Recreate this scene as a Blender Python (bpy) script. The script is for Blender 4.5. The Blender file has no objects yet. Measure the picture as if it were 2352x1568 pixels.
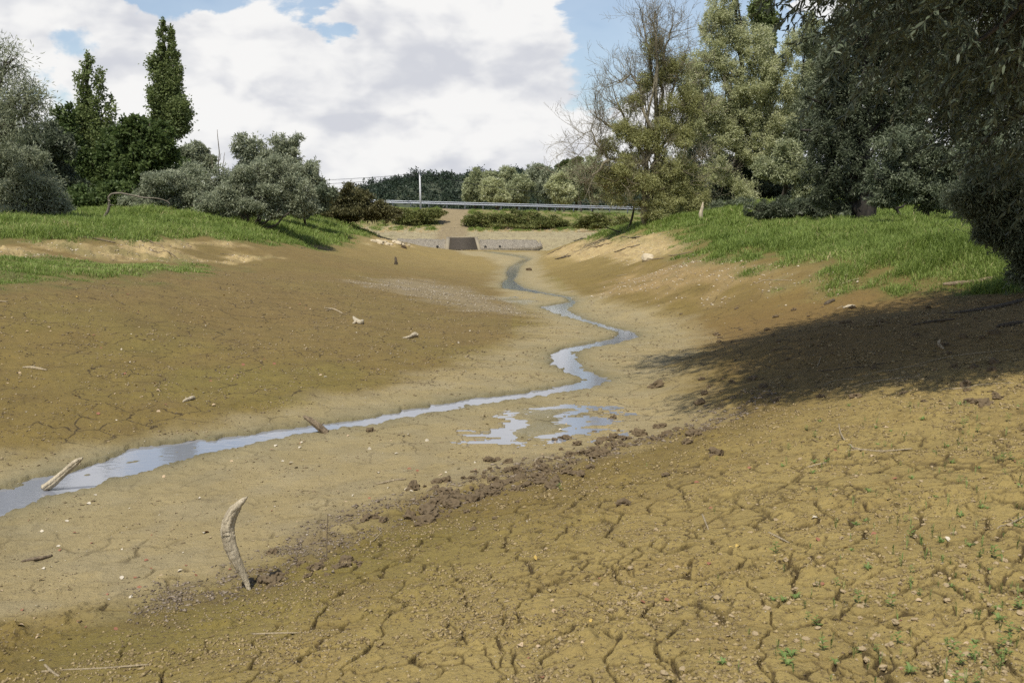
import bpy, math, random
import numpy as np
from mathutils import Vector, Matrix

R = math.radians
rng = np.random.default_rng(11)
random.seed(5)
scene = bpy.context.scene
COL = scene.collection

# ------------------------------------------------------------------ camera model
W0, F0, CU, CV = 2352.0, 2287.0, 1176.0, 784.0
PITCH = math.atan(309.0 / 2287.0)
cP, sP = math.cos(PITCH), math.sin(PITCH)

def ray(u, v):
    a = (u - CU) / F0; b = (CV - v) / F0
    return np.array([a, cP + b * sP, -sP + b * cP])

def at_depth(u, v, Y):
    d = ray(u, v); return d * (Y / d[1])

BED0, BED1 = 2.4, 0.018
def bedz(y): return -(BED0 + BED1 * np.asarray(y, float))

def on_bed(u, v, r=0.0):
    d = ray(u, v)                                   # t*dz = -(2.4+.018 t dy)+r
    t = (-BED0 + r) / (d[2] + BED1 * d[1]); return d * t

def on_z(u, v, z):
    d = ray(u, v); return d * (z / d[2])

cam_d = bpy.data.cameras.new('camera')
cam = bpy.data.objects.new('camera', cam_d); COL.objects.link(cam)
cam_d.sensor_width = 36.0; cam_d.lens = 35.0
cam_d.clip_start = 0.05; cam_d.clip_end = 6000
cam.location = (0, 0, 0); cam.rotation_euler = (math.pi / 2 - PITCH, 0, 0)
scene.camera = cam
cam_d.dof.use_dof = True; cam_d.dof.focus_distance = 14.0; cam_d.dof.aperture_fstop = 7.1

# ------------------------------------------------------------------ noise (2D, vectorised)
_perm = np.random.default_rng(3).permutation(4096).astype(np.int32)
_ang = np.random.default_rng(4).random(4096).astype(np.float32) * 2 * np.pi
_gx, _gy = np.cos(_ang), np.sin(_ang)
def _h(i, j): return _perm[(_perm[i & 4095] + j) & 4095]
def noise(x, y):
    x = np.asarray(x, np.float32); y = np.asarray(y, np.float32)
    xi = np.floor(x).astype(np.int32); yi = np.floor(y).astype(np.int32)
    xf = x - xi; yf = y - yi
    u = xf * xf * xf * (xf * (xf * 6 - 15) + 10); v = yf * yf * yf * (yf * (yf * 6 - 15) + 10)
    def g(di, dj):
        k = _h(xi + di, yi + dj); return _gx[k] * (xf - di) + _gy[k] * (yf - dj)
    a = g(0, 0); b = g(1, 0); c = g(0, 1); d = g(1, 1)
    return ((a + (b - a) * u) * (1 - v) + (c + (d - c) * u) * v) * 1.5
def fbm(x, y, oct=4, gain=0.5):
    s = 0; a = 1.0
    for k in range(oct):
        s = s + a * noise(x * 2 ** k + 17.3 * k, y * 2 ** k - 9.1 * k); a *= gain
    return s
def sst(a, b, x):
    t = np.clip((x - a) / (b - a), 0, 1); return t * t * (3 - 2 * t)

_jit = np.random.default_rng(8).random((4096, 2)).astype(np.float32)
def worley_edge(x, y, jitter=0.85):
    x = np.asarray(x, np.float32); y = np.asarray(y, np.float32)
    xi = np.floor(x).astype(np.int32); yi = np.floor(y).astype(np.int32)
    best = np.full(x.shape, 1e9, np.float32); bx = np.zeros_like(x); by = np.zeros_like(x); bid = np.zeros(x.shape, np.int32)
    pts = []
    for di in (-1, 0, 1):
        for dj in (-1, 0, 1):
            k = _h(xi + di, yi + dj)
            px = xi + di + .5 + (_jit[k, 0] - .5) * jitter; py = yi + dj + .5 + (_jit[k, 1] - .5) * jitter
            pts.append((px, py)); d = (px - x) ** 2 + (py - y) ** 2
            m = d < best; best = np.where(m, d, best); bx = np.where(m, px, bx); by = np.where(m, py, by); bid = np.where(m, k, bid)
    e = np.full(x.shape, 9.0, np.float32)
    for px, py in pts:
        nx = px - bx; ny = py - by; L = np.sqrt(nx * nx + ny * ny)
        dd = ((px + bx) * .5 - x) * nx + ((py + by) * .5 - y) * ny
        e = np.where(L > 1e-4, np.minimum(e, dd / np.maximum(L, 1e-4)), e)
    return e, bid

# ------------------------------------------------------------------ terrain heights
left_edge = [(-120,1190),(0,1130),(90,1100),(190,1075),(250,1055),(330,1027),(440,1013),(560,1000),(720,978),(830,965),(960,938),(1090,915),
  (1200,903),(1290,888),(1345,873),(1300,855),(1266,835),(1268,815),(1290,803),(1340,792),(1400,780),(1425,768),(1400,757),(1340,738),
  (1280,722),(1240,705),(1275,700),(1308,694),(1300,684),(1250,675),(1195,668),(1155,664),(1153,650),(1168,640),(1163,627),(1172,614),(1190,604),(1212,597),(1190,590),(1150,584),(1110,578)]
right_edge = [(-120,1240),(0,1183),(100,1150),(220,1115),(330,1085),(430,1055),(540,1030),(640,1008),(750,990),(860,975),(960,955),(1080,933),
  (1200,915),(1300,900),(1370,888),(1398,873),(1370,860),(1335,845),(1322,828),(1325,808),(1350,800),(1400,792),(1468,775),(1450,762),
  (1400,750),(1345,733),(1300,712),(1322,695),(1310,682),(1250,672),(1200,660),(1180,645),(1188,632),(1192,616),(1202,605),(1224,597),(1200,588),(1160,582),(1116,576.5)]
LE = np.array([on_bed(u, v)[:2] for u, v in left_edge]); RE = np.array([on_bed(u, v)[:2] for u, v in right_edge])

cp = []
def P_r(pts):
    for u, v, r in pts: cp.append(tuple(on_bed(u, v, r)))
def P_z(pts):
    for u, v, z in pts: cp.append(tuple(on_z(u, v, z)))
def P_y(pts):
    for u, v, Y in pts: cp.append(tuple(at_depth(u, v, Y)))
P_r([(u, v, 0.02) for u, v in left_edge[::2]]); P_r([(u, v, 0.02) for u, v in right_edge[1::3]])
strand = [(0,1420),(300,1392),(560,1345),(830,1190),(1000,1150),(1300,1052),(1480,1015),(1640,980)]
rightb = [(1620,930),(1550,880),(1560,830),(1620,780),(1560,730),(1420,700),(1330,675),(1260,645),(1235,605),(1250,590)]
leftb = [(0,1030),(250,1010),(500,965),(700,930),(900,880),(1050,840),(1200,770),(1240,735),(1180,690),(1130,650),(1150,610),(1120,590)]
P_r([(u, v, .12) for u, v in strand + rightb + leftb])
P_r([(0,1568,.28),(300,1568,.42),(600,1568,.5),(1176,1568,.65),(1800,1568,.74),(2352,1568,.8),(1700,1200,.58),(1250,1250,.44),(850,1400,.36),
     (2352,1250,.85),(2352,1000,.87),(2352,820,.9),(2352,700,1.1),(2352,650,1.25),(1950,650,1.1),(1800,760,.75),(1700,900,.36),(1900,950,.62),
     (1650,680,.6),(1360,600,.5),(1450,640,.5),(1255,585,.2),(1490,597,1.0),(2050,1080,.72),(2000,760,.86)])
P_y([(1340,548,66),(1480,544,50),(1560,562,38),(1640,587,30),(1750,602,27),(1900,622,23),(1500,511,58),(1600,507,52),(1750,507,48),(1985,513,39),
     (2150,514,34),(2300,532,24),(2000,570,27),(2200,582,22),(1420,527,64)])
P_z([(0,650,-1.5),(200,640,-1.6),(400,630,-1.7),(0,850,-2.2),(500,750,-2.3),(1000,720,-2.6),(800,650,-2.3),(250,720,-1.95),(300,880,-2.38),(700,840,-2.5)])
P_y([(600,600,34.8),(850,590,47.7),(700,575,46),(0,600,25),(100,582,29),(300,592,31),(500,590,35),(0,556,30),(150,552,31),(300,555,33),(500,552,37.5),
     (680,562,45),(0,502,40),(0,484,50),(300,507,42),(300,490,52),(560,522,45),(600,505,50),(800,530,62),(780,512,78),(880,549,72),(700,541,52),
     (950,563,88),(860,563,75),(900,577,66)])
P_r([(1000,585,.2),(1000,620,.35),(930,574,0),(1060,573,0),(1200,573,0),(1020,600,.2)])
cp += [(-60,45,-.2),(-60,80,-.4),(-60,15,-.4),(-14,14,-1.4),(-12,8,-1.75),(-20,10,-.7),(-8,4,-2.2),(-8,-3,-2.1),(-20,-5,-.6),(0,-6,-1.25),(0,0,-1.62),
       (8,0,-1.25),(12,8,-1.0),(15,15,-.85),(20,25,-.6),(25,40,-.5),(30,60,-.5),(40,90,-.5),(60,60,-.5),(-45,105,-.6),(40,112,-.8),(10,-10,-.9),
       (30,0,-.5),(-40,-20,-.4),(30,-20,-.4),(-32,30,-.6),(-35,60,-.3),(-30,90,-.9),(18,95,-1.0),(14,75,-.9),(-18,96,-2.6),(8,97,-4.0),(0,110,-4.3),(-60,120,-.6),(60,120,-.8)]
cp = np.array(cp); CPX, CPZ = cp[:, :2], cp[:, 2]
def _phi(r2): return np.where(r2 > 1e-9, 0.5 * r2 * np.log(np.maximum(r2, 1e-9)), 0)
def fit():
    n = len(CPX); S = 0.02
    X = CPX * S
    d2 = ((X[:, None] - X[None]) ** 2).sum(-1); A = _phi(d2) + np.eye(n) * 2e-4
    P = np.hstack([np.ones((n, 1)), X]); M = np.block([[A, P], [P.T, np.zeros((3, 3))]])
    w = np.linalg.solve(M, np.concatenate([CPZ, np.zeros(3)])); return w, X, S
TW, TX, TS = fit()
def tps(x, y):
    x = np.asarray(x, float); y = np.asarray(y, float); sh = x.shape; q = np.stack([x.ravel(), y.ravel()], 1) * TS
    out = np.empty(len(q)); n = len(TX)
    for i in range(0, len(q), 60000):
        b = q[i:i + 60000]
        d2 = (b[:, 0:1] - TX[None, :, 0]) ** 2 + (b[:, 1:2] - TX[None, :, 1]) ** 2
        out[i:i + 60000] = _phi(d2) @ TW[:n] + TW[n] + b @ TW[n + 1:]
    return out.reshape(sh)
DAMY = 97.5
def crest(x): return np.clip(-0.42 - 0.026 * x, -1.2, 0.1)
def damz(x, y):
    x = np.asarray(x, float); y = np.asarray(y, float)
    yy = y + 0.004 * x * x * (np.abs(x) < 30) * 0.3
    pr = np.interp(yy - DAMY, [-2, 0, 2.2, 7.5, 10.5, 13.0, 22, 28], [-6, -4.3, -3.06, -1.95, -1.05, 0, 0, -3])
    k = np.interp(yy - DAMY, [10.5, 13.0, 22, 28], [0, 1, 1, 0])
    return pr + k * crest(x)
def H0(x, y):
    x = np.asarray(x, float); y = np.asarray(y, float)
    r = np.hypot(x, y)
    z = tps(np.clip(x, -70, 70), np.clip(y, -25, 125))
    z = np.clip(z, -4.6, 0.2)
    d = damz(x, y)
    z = np.where(y > DAMY - 3, np.maximum(np.where(y > DAMY + 14, -6, z), d), z)
    k = sst(118, 150, r); z = z * (1 - k) + (-1.6) * k
    return z

def hit(u, v, zoff=0.0):
    d = ray(u, v); t = np.geomspace(1.5, 140, 900)
    pts = d[None] * t[:, None]; h = H0(pts[:, 0], pts[:, 1]) + zoff
    below = np.nonzero(pts[:, 2] < h)[0]
    i = below[0] if len(below) else len(t) - 1
    if i > 0:
        a, b = t[i - 1], t[i]
        fa = pts[i - 1, 2] - h[i - 1]; fb = pts[i, 2] - h[i]
        tt = a + (b - a) * fa / (fa - fb) if fa != fb else b
    else: tt = t[0]
    return d * tt

def poly(pts):
    out = []
    for p in pts:
        out.append(tuple(hit(p[0], p[1])[:2]) if p[0] > 100 or p[1] > 400 and len(p) == 2 else p)
    return np.array(out)
def WP(*pix, world=()):
    return np.array([tuple(hit(u, v)[:2]) for u, v in pix] + list(world))
def sdist(x, y, pg):
    x = np.asarray(x, np.float32); y = np.asarray(y, np.float32)
    d2 = np.full(x.shape, 1e12, np.float32); ins = np.zeros(x.shape, bool)
    n = len(pg)
    for i in range(n):
        ax, ay = pg[i]; bx, by = pg[(i + 1) % n]
        ex, ey = bx - ax, by - ay; L = ex * ex + ey * ey + 1e-12
        t = np.clip(((x - ax) * ex + (y - ay) * ey) / L, 0, 1)
        d2 = np.minimum(d2, (x - ax - t * ex) ** 2 + (y - ay - t * ey) ** 2)
        c = ((ay > y) != (by > y)) & (x < (bx - ax) * (y - ay) / (by - ay if by != ay else 1e-9) + ax)
        ins ^= c
    d = np.sqrt(d2); return np.where(ins, d, -d)
def ldist(x, y, pl):
    x = np.asarray(x, np.float32); y = np.asarray(y, np.float32); d2 = np.full(x.shape, 1e12, np.float32)
    for (ax, ay), (bx, by) in zip(pl[:-1], pl[1:]):
        ex, ey = bx - ax, by - ay; L = ex * ex + ey * ey + 1e-12
        t = np.clip(((x - ax) * ex + (y - ay) * ey) / L, 0, 1)
        d2 = np.minimum(d2, (x - ax - t * ex) ** 2 + (y - ay - t * ey) ** 2)
    return np.sqrt(d2)

STREAM = np.vstack([LE, RE[::-1]])
B = lambda pts: np.array([on_bed(u, v, .12)[:2] for u, v in pts])
FLAT = np.vstack([B([(-150,1455)] + strand), B(rightb), B([(1230,578),(1100,574),(1040,578)]), B(leftb[::-1]), B([(-150,1060)])])
STRAND = B(strand + [(1720,950)])
GR_L = WP((0,556),(150,550),(300,553),(400,545),(500,551),(560,557),(690,566),(800,560),(885,545), world=[(-12,84),(-30,94),(-90,100),(-90,20),(-24,24)])
GR_L2 = WP((0,588),(120,592),(220,602),(330,606),(420,606),(500,612),(430,628),(330,634),(200,642),(60,652),(0,655), world=[(-14,17),(-24,20),(-24,25)])
GR_R = WP((1345,549),(1440,541),(1490,539),(1560,553),(1600,575),(1650,592),(1760,600),(1870,614),(1905,640),(1960,652),(2100,662),(2340,668), world=[(16,14),(60,14),(90,95),(12,92)])
SAND_L = WP((0,592),(120,588),(250,596),(420,602),(520,600),(620,590),(540,556),(450,548),(300,552),(120,552),(0,562))
SAND_R = WP((1258,586),(1300,565),(1345,549),(1440,541),(1490,539),(1560,553),(1580,572),(1500,590),(1380,586),(1290,588))
RED_R = WP((1380,672),(1450,630),(1560,605),(1650,596),(1760,602),(1880,616),(1910,640),(1700,650),(1550,662))
RUB_L = WP((850,552),(890,547),(930,558),(950,566),(900,566),(840,562))
PEB = WP((815,650),(870,640),(980,643),(1080,668),(1170,700),(1230,722),(1160,722),(1040,700),(920,672))
PUD = np.array([on_bed(u, v, .05)[:2] for u, v in [(1165,985),(1210,962),(1200,940),(1235,928),(1305,928),(1325,945),(1310,978),(1245,992),(1185,996)]])
PUD2 = np.array([on_bed(u, v, .05)[:2] for u, v in [(1150,690),(1160,680),(1230,690),(1200,700)]])

def polar_grid():
    rs = [0.0001, 0.5, 1.0, 1.6, 2.2, 2.7]; r = 3.0
    while r < 128:
        rs.append(r); r += min(max(r * r * .00040, .004), .0035 * r + .09)
    while r < 4500:
        rs.append(r); r *= 1.06
    fine = np.linspace(-30.5, 30.5, 960)
    side = np.concatenate([np.linspace(-180, -31.2, 90), fine, np.linspace(31.2, 180, 90)])
    return np.array(rs), np.radians(side)
rs, th = polar_grid()
RR, TT = np.meshgrid(rs, th, indexing='ij')
GX, GY = (RR * np.sin(TT)).ravel(), (RR * np.cos(TT)).ravel()
NR, NT = RR.shape
GR = RR.ravel().astype(np.float32)
Zb = H0(GX, GY)
gx = GX.astype(np.float32); gy = GY.astype(np.float32)
wob = fbm(gx * .9, gy * .9, 3)
mid = GR < 140
def msk(pg, soft, amp):
    d = sdist(gx, gy, pg); return sst(-soft, soft, d + amp * wob)
mFlat = msk(FLAT, .55, .35); mGL = msk(GR_L, .9, .8); mGL2 = msk(GR_L2, 1.2, 1.2); mGR = msk(GR_R, 1.4, 1.2)
mSL = msk(SAND_L, .4, .7) * sst(-.42, .05, fbm(gx * .33 + 21, gy * .5, 3)); mSR = msk(SAND_R, .6, .5); mRed = msk(RED_R, 1.2, 1.2); mRub = msk(RUB_L, .6, .4); mPeb = msk(PEB, .8, .7)
dS = sdist(gx, gy, STREAM)                       # + inside the stream
dStrand = ldist(gx, gy, STRAND)
dPud = np.maximum(sdist(gx, gy, PUD), sdist(gx, gy, PUD2))
mGrass = np.maximum(np.maximum(mGL, mGL2 * .8), mGR)
sandy = np.maximum(np.maximum(mSL, mSR), mRub)
dam = (gy > DAMY - 1.0) & (GR < 150) & (np.abs(gx) < 60)
near = 1 - sst(9, 26, GR)
Z = Zb.copy()
# soft relief everywhere, clods and crumbs where the lake bed is broken up
mud = (1 - mGrass) * (1 - sandy)
Z += .035 * fbm(gx * .45, gy * .45, 2) * (1 - mFlat * .7) * (1 - np.exp(-np.maximum(-dS, 0)))
rough = (1 - mFlat) * .85 + .15
rough *= 1 - .80 * sst(1.5, -1.5, gx - (gy - 6.2) * .75 + 1.7) * (1 - mFlat)
rough += 1.3 * np.exp(-(dStrand / .5) ** 2)
n1 = fbm(gx * 5, gy * 5, 3, .55)
n2 = fbm(gx * 17 + 5, gy * 17, 2, .5)
patchy = sst(-.5, .7, fbm(gx * 1.3 + 9, gy * 1.3, 3))
lumps = np.maximum(n1 - .12, 0)
vnear = 1 - sst(5, 12, GR)
Z += mud * near * rough * (.012 * n1 * patchy + .034 * lumps * patchy) + mud * vnear * rough * .006 * n2 * patchy
n3 = fbm(gx * 11 + 50, gy * 11, 3, .6); Z += mud * vnear * (1 - mFlat) * np.maximum(n3 - .15, 0) * .030 * sst(-.3, .6, fbm(gx * .9 + 31, gy * .9, 2))
Z += mud * near * mFlat * .005 * n1
# drying cracks: real grooves between the plates
sel = np.nonzero((GR < 30) & (np.abs(np.arctan2(gx, gy)) < R(33)))[0]
sx_, sy_ = gx[sel], gy[sel]
wx = .09 * fbm(sx_ * 2.3, sy_ * 2.3, 2) + .018 * noise(sx_ * 11, sy_ * 11); wy = .09 * fbm(sx_ * 2.3 + 40, sy_ * 2.3, 2) + .018 * noise(sx_ * 11 + 30, sy_ * 11)
cell = np.maximum(GR[sel] ** 2 * .00040 * .62, .004)
crk = np.zeros(len(sel), np.float32); crc = crk.copy()
reg = sst(-2.2, .8, sx_ + .25 * (5 - sy_)) * (1 - sst(6.0, 9.5, sy_ - .25 * sx_))          # the bottom right is cracked through, the rest only here and there
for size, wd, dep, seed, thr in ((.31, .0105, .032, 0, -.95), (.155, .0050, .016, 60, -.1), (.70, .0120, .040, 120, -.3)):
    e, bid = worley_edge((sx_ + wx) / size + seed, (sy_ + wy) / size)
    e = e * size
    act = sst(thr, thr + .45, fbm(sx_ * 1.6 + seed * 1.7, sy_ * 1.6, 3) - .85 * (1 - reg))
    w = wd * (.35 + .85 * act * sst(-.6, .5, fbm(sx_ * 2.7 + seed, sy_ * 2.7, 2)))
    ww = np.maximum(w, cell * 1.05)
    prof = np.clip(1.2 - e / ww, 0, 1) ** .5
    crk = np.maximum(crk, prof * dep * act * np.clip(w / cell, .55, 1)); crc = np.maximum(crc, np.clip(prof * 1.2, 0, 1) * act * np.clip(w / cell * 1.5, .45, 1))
    if size == .30:
        tilt = ((bid % 31) / 31 - .5) * noise(sx_ * 1.5, sy_ * 1.5) * .02
        Z[sel] += (.011 * ((bid % 97) / 97 - .5) + tilt + .004 * np.exp(-((e - .025) / .015) ** 2)) * (mud * near * (1 - .6 * mFlat))[sel] * (.35 + .65 * reg)
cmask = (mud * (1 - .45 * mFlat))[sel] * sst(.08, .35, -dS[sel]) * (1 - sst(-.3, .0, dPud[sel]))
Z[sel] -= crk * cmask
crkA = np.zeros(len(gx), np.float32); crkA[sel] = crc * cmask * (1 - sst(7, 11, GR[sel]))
# stream bed and shallow puddle
edge = .10 * fbm(gx * 3.1, gy * 3.1, 4, .6) + .02 * noise(gx * 14, gy * 14)
s_in = dS + edge + .05
bedp = bedz(gy)
# the damp flat beside the stream lies a few centimetres over the water
flatw = np.exp(-np.maximum(-dS, 0) / .55)
lip = bedp + .028 + .012 * n1 + np.maximum(-dS, 0) * .04
Z = np.where((dS > -1.2) & (GR < 96), Z * (1 - flatw) + lip * flatw, Z)
chan = sst(-.02, .14, s_in)
bar = np.array([on_bed(u, v)[:2] for u, v in [(200,1090),(300,1062),(400,1040),(480,1020)]])
mbar = np.exp(-(ldist(gx, gy, bar) / .10) ** 2)
Z = np.where(s_in > -.05, Z * (1 - chan) + (bedp - .06 + mbar * (.052 + .03 * n1)) * chan, Z)
n_w = fbm(gx * .9, gy * .9, 2)
kp = sst(-.5, .55, dPud + .5 * fbm(gx * 1.6, gy * 3.2, 4, .6))
Z = np.where(dPud > -.6, Z * (1 - kp) + (bedp + .0195 + .015 * fbm(gx * 2.6 + .6 * n_w, gy * 3.0 + .6 * n_w, 3, .5)) * kp, Z)
Z = np.where((s_in < -.03) & (kp < .02) & (dS > -2.5) & (gy < 62), np.maximum(Z, bedp + .012), Z)
# banks: crumbling lumps
rid = 1.0 - np.abs(fbm(gx * .9, gy * 1.3, 4, .55))
Z += sandy * (.05 * fbm(gx * 2.2, gy * 2.2, 4, .6) + .22 * (rid - .7)) * (GR < 100)
Z += mSL * .10 * (GR < 60) * np.maximum(fbm(gx * 1.6 + 3, gy * 3, 3), -.1)
Z += mGrass * .09 * fbm(gx * .8, gy * .8, 3)

# colours: what the ground is made of, place by place, plus some painted shade
def C(*c): return np.array(c, np.float32)
n_big = fbm(gx * .25 + 3, gy * .25, 3); n_m = fbm(gx * 1.7, gy * 1.7, 3)
col = np.empty((len(gx), 3), np.float32)
def lay(m, c):
    global col
    m = np.asarray(m, np.float32)[:, None]; col = col * (1 - m) + np.asarray(c, np.float32) * m
col[:] = C(.172, .122, .040)
lay(sst(-.2, .6, n_big) * .5 * (gx < 2), C(.168, .138, .036))               # green film on the left slope
lay(sst(0, .8, n_m) * .35, C(.125, .082, .036))
upL = sst(14, 22, gy) * (gx < 0)
lay(upL * .5, C(.160, .108, .050))
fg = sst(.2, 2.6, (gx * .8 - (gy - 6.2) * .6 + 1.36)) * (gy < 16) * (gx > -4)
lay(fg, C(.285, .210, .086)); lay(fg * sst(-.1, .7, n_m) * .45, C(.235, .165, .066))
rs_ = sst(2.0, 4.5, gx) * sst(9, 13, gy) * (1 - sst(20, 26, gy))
lay(rs_ * .7, C(.165, .100, .038))  # browner mud under the tree, the shade's warm dark tone put into its colour
lay(mRed * .9, C(.30, .205, .105)); lay(mRed * sst(.1, .7, n_m) * .6, C(.22, .165, .085))
farf = sst(34, 60, gy) * (1 - mFlat)
lay(farf * .7, C(.262, .192, .080))
lay(mFlat, C(.292, .226, .124))
lay(mFlat * sst(-.3, .4, n_m) * .55, C(.262, .212, .136))
lay(mFlat * np.exp(-np.maximum(-dS, 0) / .5) * .7, C(.215, .185, .115))
lay(np.exp(-np.maximum(-dS - .02, 0) / .10) * .65, C(.120, .104, .062))
lay(sst(-.5, .3, dPud) * .8, C(.190, .165, .105))
lay(mPeb * .75, C(.235, .185, .125))
lay(np.exp(-(dStrand / .38) ** 2) * sst(-.5, .3, n_m) * .55 * (gx > -2.2), C(.120, .084, .046))
lay(sandy, C(.40, .30, .165)); lay(sandy * sst(-.1, .6, fbm(gx * 1.5, gy * 2.5, 4)) * .7, C(.30, .21, .11)); lay(mSL * sst(.1, .5, fbm(gx * .5 + 7, gy * .5, 2)) * .8, C(.17, .14, .06))
d_low = dam & (gy < DAMY + 9.2)
lay(d_low, C(.285, .242, .165)); lay(d_low & (n_m > .2), C(.245, .205, .140)); lay(d_low & (gy > DAMY + 4.5) & (n_m > -.1), C(.30, .225, .125))
path = sst(1.9, 1.1, np.abs(gx + 6.1 + .4 * wob)) * dam
lay(dam & (gy >= DAMY + 7.0), C(.20, .165, .085))
lay(dam & (gy >= DAMY + 7.0) & (n_m > .1), C(.16, .15, .06))
lay(path, C(.225, .175, .115))
lay(np.minimum(crkA, 1) * .92, C(.046, .031, .015))  # crack walls painted dark, the shade of the grooves put into the colour
lay(dam & (gy > DAMY + 15.2) & (gy < DAMY + 21), C(.12, .12, .12))
lay(mGrass * (GR < 150), C(.10, .105, .035))
lay(GR > 150, C(.10, .12, .045))
wet = np.clip(np.maximum(np.maximum(mFlat * .38, np.exp(-np.maximum(-dS, 0) / .35) * .75), sst(-.9, .35, dPud) * 1.0), 0, 1)

# ------------------------------------------------------------------ mesh and material helpers
def mesh_np(name, verts, faces4=None, faces3=None, smooth=False):
    me = bpy.data.meshes.new(name)
    verts = np.asarray(verts, np.float32)
    loops = []; starts = []; tot = 0
    for f in (faces4, faces3):
        if f is None or len(f) == 0: continue
        f = np.asarray(f, np.int32); k = f.shape[1]
        starts.append(tot + np.arange(len(f), dtype=np.int32) * k); loops.append(f.ravel()); tot += f.size
    loops = np.concatenate(loops); starts = np.concatenate(starts)
    me.vertices.add(len(verts)); me.vertices.foreach_set('co', verts.ravel())
    me.loops.add(len(loops)); me.loops.foreach_set('vertex_index', loops)
    me.polygons.add(len(starts)); me.polygons.foreach_set('loop_start', starts)
    me.update(calc_edges=True)
    if smooth: me.polygons.foreach_set('use_smooth', np.ones(len(starts), bool))
    me.validate(clean_customdata=False); return me
def attr_f(me, name, vals):
    a = me.attributes.new(name, 'FLOAT', 'POINT'); a.data.foreach_set('value', np.asarray(vals, np.float32))
def attr_c(me, name, rgb):
    a = me.attributes.new(name, 'FLOAT_COLOR', 'POINT')
    c = np.ones((len(rgb), 4), np.float32); c[:, :3] = rgb; a.data.foreach_set('color', c.ravel())
def put(name, me, mat=None, parent=None, loc=None, label=None, cat=None, group=None, kind=None):
    o = bpy.data.objects.new(name, me); COL.objects.link(o)
    if mat and me is not None and not me.materials: me.materials.append(mat)
    if parent: o.parent = parent
    if loc is not None: o.location = tuple(float(q) for q in loc)
    if label: o['label'] = label
    if cat: o['category'] = cat
    if group: o['group'] = group
    if kind: o['kind'] = kind
    return o
def thing(name, loc, label, cat, group=None): return put(name, None, None, None, loc, label, cat, group)

class NT_:
    def __init__(s, tree): s.t = tree; s.n = tree.nodes; s.l = tree.links
    def new(s, typ, **kw):
        nd = s.n.new(typ)
        for k, v in kw.items():
            setattr(nd, k, v)
        return nd
    def link(s, a, b): s.l.new(a, b)
    def math(s, op, a, b=None, c=None, clamp=False):
        nd = s.n.new('ShaderNodeMath'); nd.operation = op; nd.use_clamp = clamp
        for i, v in enumerate((a, b, c)):
            if v is None: continue
            if isinstance(v, (int, float)): nd.inputs[i].default_value = v
            else: s.l.new(v, nd.inputs[i])
        return nd.outputs[0]
    def mixc(s, f, a, b, mode='MIX'):
        nd = s.n.new('ShaderNodeMix'); nd.data_type = 'RGBA'; nd.blend_type = mode
        for k, v in ((0, f), (6, a), (7, b)):
            if isinstance(v, (int, float)): nd.inputs[k].default_value = v
            elif isinstance(v, tuple): nd.inputs[k].default_value = (*v, 1)
            else: s.l.new(v, nd.inputs[k])
        return nd.outputs[2]
    def smooth(s, x, a, b):
        nd = s.n.new('ShaderNodeMapRange'); nd.interpolation_type = 'SMOOTHSTEP'
        s.l.new(x, nd.inputs[0]); nd.inputs[1].default_value = a; nd.inputs[2].default_value = b; return nd.outputs[0]
    def noise(s, vec, scale, detail=4, rough=.55, dist=0.0, dim='3D'):
        nd = s.n.new('ShaderNodeTexNoise'); nd.noise_dimensions = dim; nd.inputs['Scale'].default_value = scale; nd.inputs['Detail'].default_value = detail
        nd.inputs['Roughness'].default_value = rough; nd.inputs['Distortion'].default_value = dist
        if vec is not None: s.l.new(vec, nd.inputs['Vector'])
        return nd.outputs['Fac']
def new_mat(name):
    m = bpy.data.materials.new(name); m.use_nodes = True; t = NT_(m.node_tree); t.n.clear()
    out = t.new('ShaderNodeOutputMaterial'); return m, t, out
def bump(t, h, strength, dist):
    b = t.new('ShaderNodeBump'); b.inputs['Strength'].default_value = strength; b.inputs['Distance'].default_value = dist
    t.link(h, b.inputs['Height']); return b.outputs[0]

# ground
m_ground, t, out = new_mat('ground')
p = t.new('ShaderNodeBsdfPrincipled'); t.link(p.outputs[0], out.inputs[0])
ac = t.new('ShaderNodeAttribute', attribute_name='col'); aw = t.new('ShaderNodeAttribute', attribute_name='wet')
geo = t.new('ShaderNodeNewGeometry')
nf = t.noise(geo.outputs['Position'], 9, 6, .7); nf2 = t.noise(geo.outputs['Position'], 60, 4, .65); nm = t.noise(geo.outputs['Position'], 1.6, 5, .6)
c1 = t.mixc(t.math('MULTIPLY', t.smooth(nf, .52, .70), t.math('SUBTRACT', .42, t.math('MULTIPLY', aw.outputs['Fac'], .4))), ac.outputs['Color'], (.075, .050, .026))
n25 = t.noise(geo.outputs['Position'], 26, 5, .7)
c1b = t.mixc(t.math('MULTIPLY', t.smooth(n25, .54, .66), t.math('MAXIMUM', .10, t.math('SUBTRACT', .72, t.math('MULTIPLY', aw.outputs['Fac'], 1.5)))), c1, (.080, .054, .026))
c2 = t.mixc(t.math('MULTIPLY', t.smooth(nf2, .57, .72), .42), c1b, (.36, .29, .18))
mul = t.math('ADD', t.math('MULTIPLY', nm, .55), .73)
wn_ = t.new('ShaderNodeTexNoise'); wn_.inputs['Scale'].default_value = 2.6; wn_.inputs['Detail'].default_value = 5; t.link(geo.outputs['Position'], wn_.inputs['Vector'])
ws_ = t.new('ShaderNodeVectorMath', operation='SCALE'); t.link(wn_.outputs['Color'], ws_.inputs[0]); ws_.inputs['Scale'].default_value = .38
wa_ = t.new('ShaderNodeVectorMath', operation='ADD'); t.link(geo.outputs['Position'], wa_.inputs[0]); t.link(ws_.outputs[0], wa_.inputs[1])
vc_ = t.new('ShaderNodeTexVoronoi', feature='DISTANCE_TO_EDGE', voronoi_dimensions='2D'); vc_.inputs['Scale'].default_value = 1.9; t.link(wa_.outputs[0], vc_.inputs['Vector'])
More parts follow.
